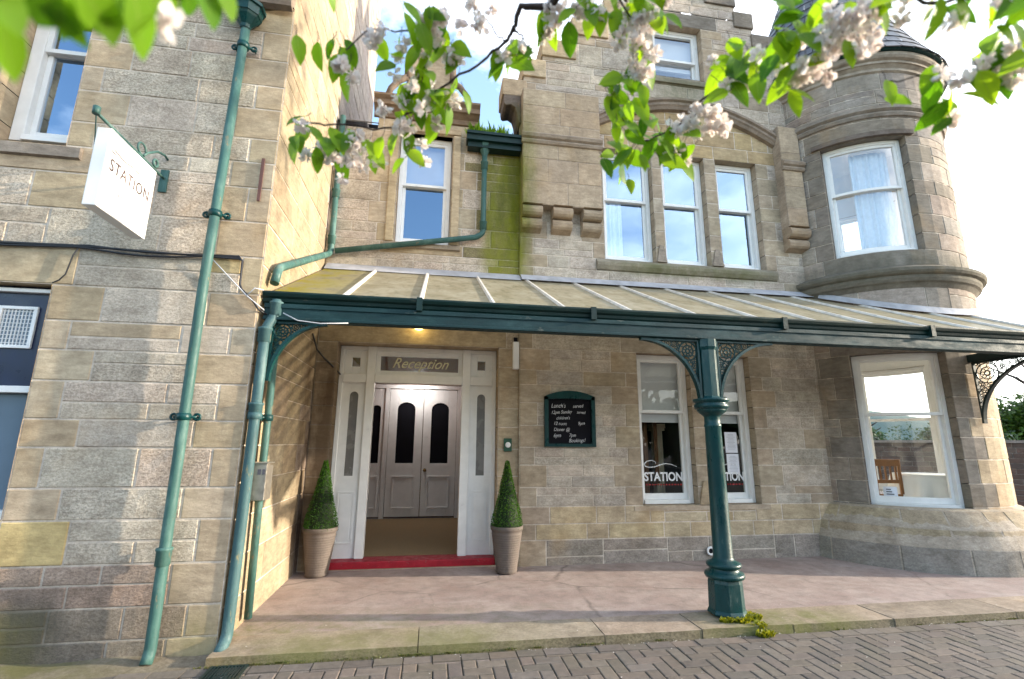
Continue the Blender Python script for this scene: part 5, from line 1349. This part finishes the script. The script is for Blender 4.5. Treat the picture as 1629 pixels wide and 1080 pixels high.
# (u, v, radius px, distance, leaves, blossoms)
for a in [(525, 70, 42, D1, 9, 0), (548, 95, 34, D1, 6, 9), (600, 55, 22, D1, 2, 6), (488, 215, 30, D1, 8, 2), (515, 235, 30, D1, 5, 10), (575, 235, 40, D1, 7, 14), (560, 215, 30, D1, 4, 5), (655, 232, 32, D1, 6, 5), (640, 195, 30, D1, 4, 8),
          (690, 35, 45, D1, 7, 16), (655, 65, 40, D1, 10, 4), (712, 80, 35, D1, 5, 7), (655, 110, 38, D1, 10, 4), (640, 150, 30, D1, 7, 5), (690, 150, 40, D1, 9, 4), (730, 150, 26, D1, 6, 1), (668, 165, 25, D1, 3, 3), (700, 205, 26, D1, 3, 3),
          (772, 22, 20, D1, 1, 8), (808, 85, 28, D1, 8, 5), (836, 80, 16, D1, 3, 2), (872, 40, 26, D1, 3, 8), (900, 10, 34, D1, 6, 3), (938, 12, 34, D1, 5, 9), (985, 10, 40, D1, 8, 5), (1015, 30, 38, D1, 5, 16), (1050, 8, 40, D1, 9, 2), (1012, 70, 30, D1, 4, 10), (1010, 105, 22, D1, 1, 7),
          (988, 140, 34, D1, 14, 1), (1000, 165, 34, D1, 10, 0), (1012, 235, 55, D1, 22, 0), (1000, 262, 40, D1, 10, 0), (1050, 225, 40, D1, 12, 1), (1085, 232, 26, D1, 6, 3), (1090, 195, 28, D1, 3, 9), (1128, 182, 34, D1, 1, 16), (1155, 112, 40, D1, 13, 2), (1180, 100, 26, D1, 6, 0), (1172, 135, 26, D1, 1, 7),
          (1215, 85, 34, D1, 8, 1), (1240, 55, 40, D1 * .9, 14, 0), (1245, 105, 40, D1 * .9, 8, 6), (1290, 110, 45, D1 * .9, 4, 18), (1330, 60, 45, D1 * .9, 3, 24), (1360, 30, 40, D1 * .9, 3, 16), (1260, 130, 25, D1 * .9, 6, 0), (1300, 15, 34, D1 * .9, 9, 2),
          (1412, 150, 12, D1, 3, 0), (1495, 150, 20, D1, 5, 0), (1545, 120, 34, D1, 9, 5), (1575, 110, 26, D1, 4, 8), (1610, 90, 28, D1, 5, 7), (1505, 195, 12, D1, 2, 2), (1475, 5, 50, D1 * .85, 8, 0), (1545, 0, 40, D1 * .85, 7, 3), (1580, 35, 22, D1 * .8, 3, 0), (1615, 5, 40, D1 * .8, 7, 2), (1420, 0, 40, D1 * .85, 6, 6)]:
    cluster(a[0], a[1], a[2] * .78, a[3], int(a[4] * .72 + .5), int(a[5] * .68 + .5))
# big near leaves at the top left
NEAR = [(120, -30, 60, 80, 105, .62), (210, -25, 20, 95, 100, .64), (165, -30, 10, 80, 95, .68), (90, -20, -30, 60, 85, .64), (0, 15, 15, 75, 80, .6), (30, -30, -25, 60, 85, .66), (255, -25, 15, 75, 70, .75), (292, -20, 20, 60, 62, .8), (325, -25, 15, 60, 70, .8), (350, -30, 20, 55, 58, .8), (235, -30, -25, 80, 85, .68), (185, -35, 45, 60, 90, .72), (145, -30, -35, 75, 85, .66), (60, -35, 40, 60, 80, .66), (-20, -30, 40, 60, 90, .62), (270, -35, -20, 70, 75, .78)]
for (u, v, du, dv, lp, d) in NEAR:
    a = P3(u, v, d); b = P3(u + du, v + dv, d * gr.uniform(.93, 1.07)); leaf(lf, a, b - a, -view_dir(u, v) + Vector((gr.gauss(0, .3), 0, gr.uniform(-.2, .5))), lp * .82 * d / FPX, .5, .1)
    bm_.tube([a + Vector((0, 0, .05)), a], .0018, 4)
for (u, v) in ((262, 40), (275, 28), (250, 20)): blossom(fl, P3(u, v, .75), .017)
def br(pts, r0, r1, kn=.003):
    m = len(pts); Q = []
    for i in range(m - 1):
        for k in range(4): Q.append(Vector(pts[i]).lerp(Vector(pts[i + 1]), k / 4) + Vector((gr.gauss(0, 1), gr.gauss(0, 1), gr.gauss(0, 1))) * kn)
    Q.append(Vector(pts[-1])); n = len(Q)
    bm_.tube(Q, [r1 + (r0 - r1) * (1 - i / (n - 1)) ** 4 for i in range(n)], 8)
T0 = Vector((1.5, -7.9, 3.6))
def uv(l, d=D1): return [P3(u, v, d) for u, v in l]
br([T0, (1.3, -6.6, 3.9)] + uv([(1010, -330), (930, -60), (872, 12), (828, 10), (818, 45), (808, 62), (775, 92), (715, 130), (660, 178), (612, 208), (545, 197), (490, 196), (462, 195)]), .035, .003, .004)
br(uv([(818, 45), (830, 58), (835, 62)]), .006, .002); br(uv([(808, 62), (790, 55), (775, 30)]), .004, .002); br(uv([(660, 178), (668, 165), (672, 120), (690, 40)]), .005, .002); br(uv([(690, 40), (640, 50), (590, 45), (550, 80)]), .004, .002)
br([T0, (2.0, -6.3, 4.0)] + uv([(1500, -220), (1430, -20), (1340, 62), (1290, 70), (1240, 62), (1200, 90), (1160, 128), (1128, 152), (1105, 178), (1070, 205), (1035, 222), (1010, 228)]), .035, .003, .004)
br(uv([(930, -60), (985, -10), (1012, 40), (1012, 95), (990, 130)]), .006, .002)
br([(2.0, -6.3, 4.0)] + uv([(1900, -40), (1700, 90), (1629, 108), (1580, 120), (1510, 135), (1480, 120), (1415, 128)]), .02, .0018, .003)
br([T0, (1.6, -7.0, 3.9)] + uv([(1640, -120), (1560, -8), (1500, 2), (1420, -8)], D1 * .85), .025, .004, .004)
br([T0, (.4, -7.0, 3.3)] + [P3(420, -330, .9), P3(330, -90, .78), P3(200, -50, .68), P3(80, -40, .62), P3(-60, -30, .6)], .03, .004, .004)
bm_.build('branch', M['bark'], cherry); lf.build('foliage', [M['leaf'], M['vein']], cherry, recalc=False); fl.build('blossom', M['bloom'], cherry, recalc=False)
m = MB(); m.tube([(1.6, -8.3, -.1), (1.58, -8.25, .4), (1.52, -8.1, 1.8), (1.5, -7.95, 3.0), T0 + Vector((0, 0, .1))], [.17, .13, .11, .09, .04], 14); m.build('trunk', M['bark'], cherry)

fix_parents()

# ------------------------------------------------------------------ light, sky, camera
SUN_EL, SUN_AZ = 12.0, 97.0     # azimuth clockwise from +Y
w = bpy.data.worlds.new('World'); sc.world = w; w.use_nodes = True; nt = w.node_tree
for n in list(nt.nodes): nt.nodes.remove(n)
out = N(nt, 'ShaderNodeOutputWorld'); bgn = N(nt, 'ShaderNodeBackground'); bgn.inputs[1].default_value = .15
sky = N(nt, 'ShaderNodeTexSky', sky_type='NISHITA'); sky.sun_disc = False; sky.sun_elevation = rad(SUN_EL); sky.sun_rotation = rad(SUN_AZ); sky.air_density = 1.0; sky.dust_density = 1.5; sky.ozone_density = 1.2
tc = N(nt, 'ShaderNodeTexCoord'); mp = N(nt, 'ShaderNodeMapping'); mp.inputs['Scale'].default_value = (1, 1, 2.2); L(nt, tc.outputs['Generated'], mp.inputs[0])
cf = noise(nt, mp.outputs[0], 2.6, 7, .6)
sx_ = N(nt, 'ShaderNodeSeparateXYZ'); L(nt, tc.outputs['Generated'], sx_.inputs[0])
cf = math_(nt, 'ADD', cf, math_(nt, 'MULTIPLY', sx_.outputs[0], .22))
cm = math_(nt, 'MULTIPLY', ramp(nt, cf, .50, .72), .85)
cc = mixc(nt, cm, sky.outputs[0], (5.2, 5.3, 5.5))
L(nt, cc, bgn.inputs[0]); L(nt, bgn.outputs[0], out.inputs[0])
ld = bpy.data.lights.new('sun', 'SUN'); ld.energy = 1.9; ld.angle = rad(.6); ld.color = (1, .88, .70)
so = bpy.data.objects.new('sun', ld); COL.objects.link(so)
sd = Vector((math.sin(rad(SUN_AZ)) * math.cos(rad(SUN_EL)), math.cos(rad(SUN_AZ)) * math.cos(rad(SUN_EL)), math.sin(rad(SUN_EL))))
so.rotation_euler = sd.to_track_quat('Z', 'Y').to_euler(); so.location = (12, -6, 9)
cd = bpy.data.cameras.new('camera'); co = bpy.data.objects.new('camera', cd); COL.objects.link(co); sc.camera = co
cd.sensor_fit = 'HORIZONTAL'; cd.sensor_width = 36; cd.lens = FPX / 1629 * 36; cd.clip_start = .05; cd.clip_end = 2000; cd.dof.use_dof = True; cd.dof.focus_distance = 6.0; cd.dof.aperture_fstop = 2.0
co.location = CAM
fwd = view_dir(814.5, 540); upd = (view_dir(814.5, 440) * 1.0 - view_dir(814.5, 640)).normalized(); rt = fwd.cross(upd).normalized(); upd = rt.cross(fwd)
co.rotation_euler = Matrix((rt, upd, -fwd)).transposed().to_euler()
sc.view_settings.view_transform = 'Standard'; sc.view_settings.look = 'None'; sc.view_settings.gamma = 1; sc.view_settings.exposure = 2.45
sc.cycles.max_bounces = 10; sc.cycles.transparent_max_bounces = 16
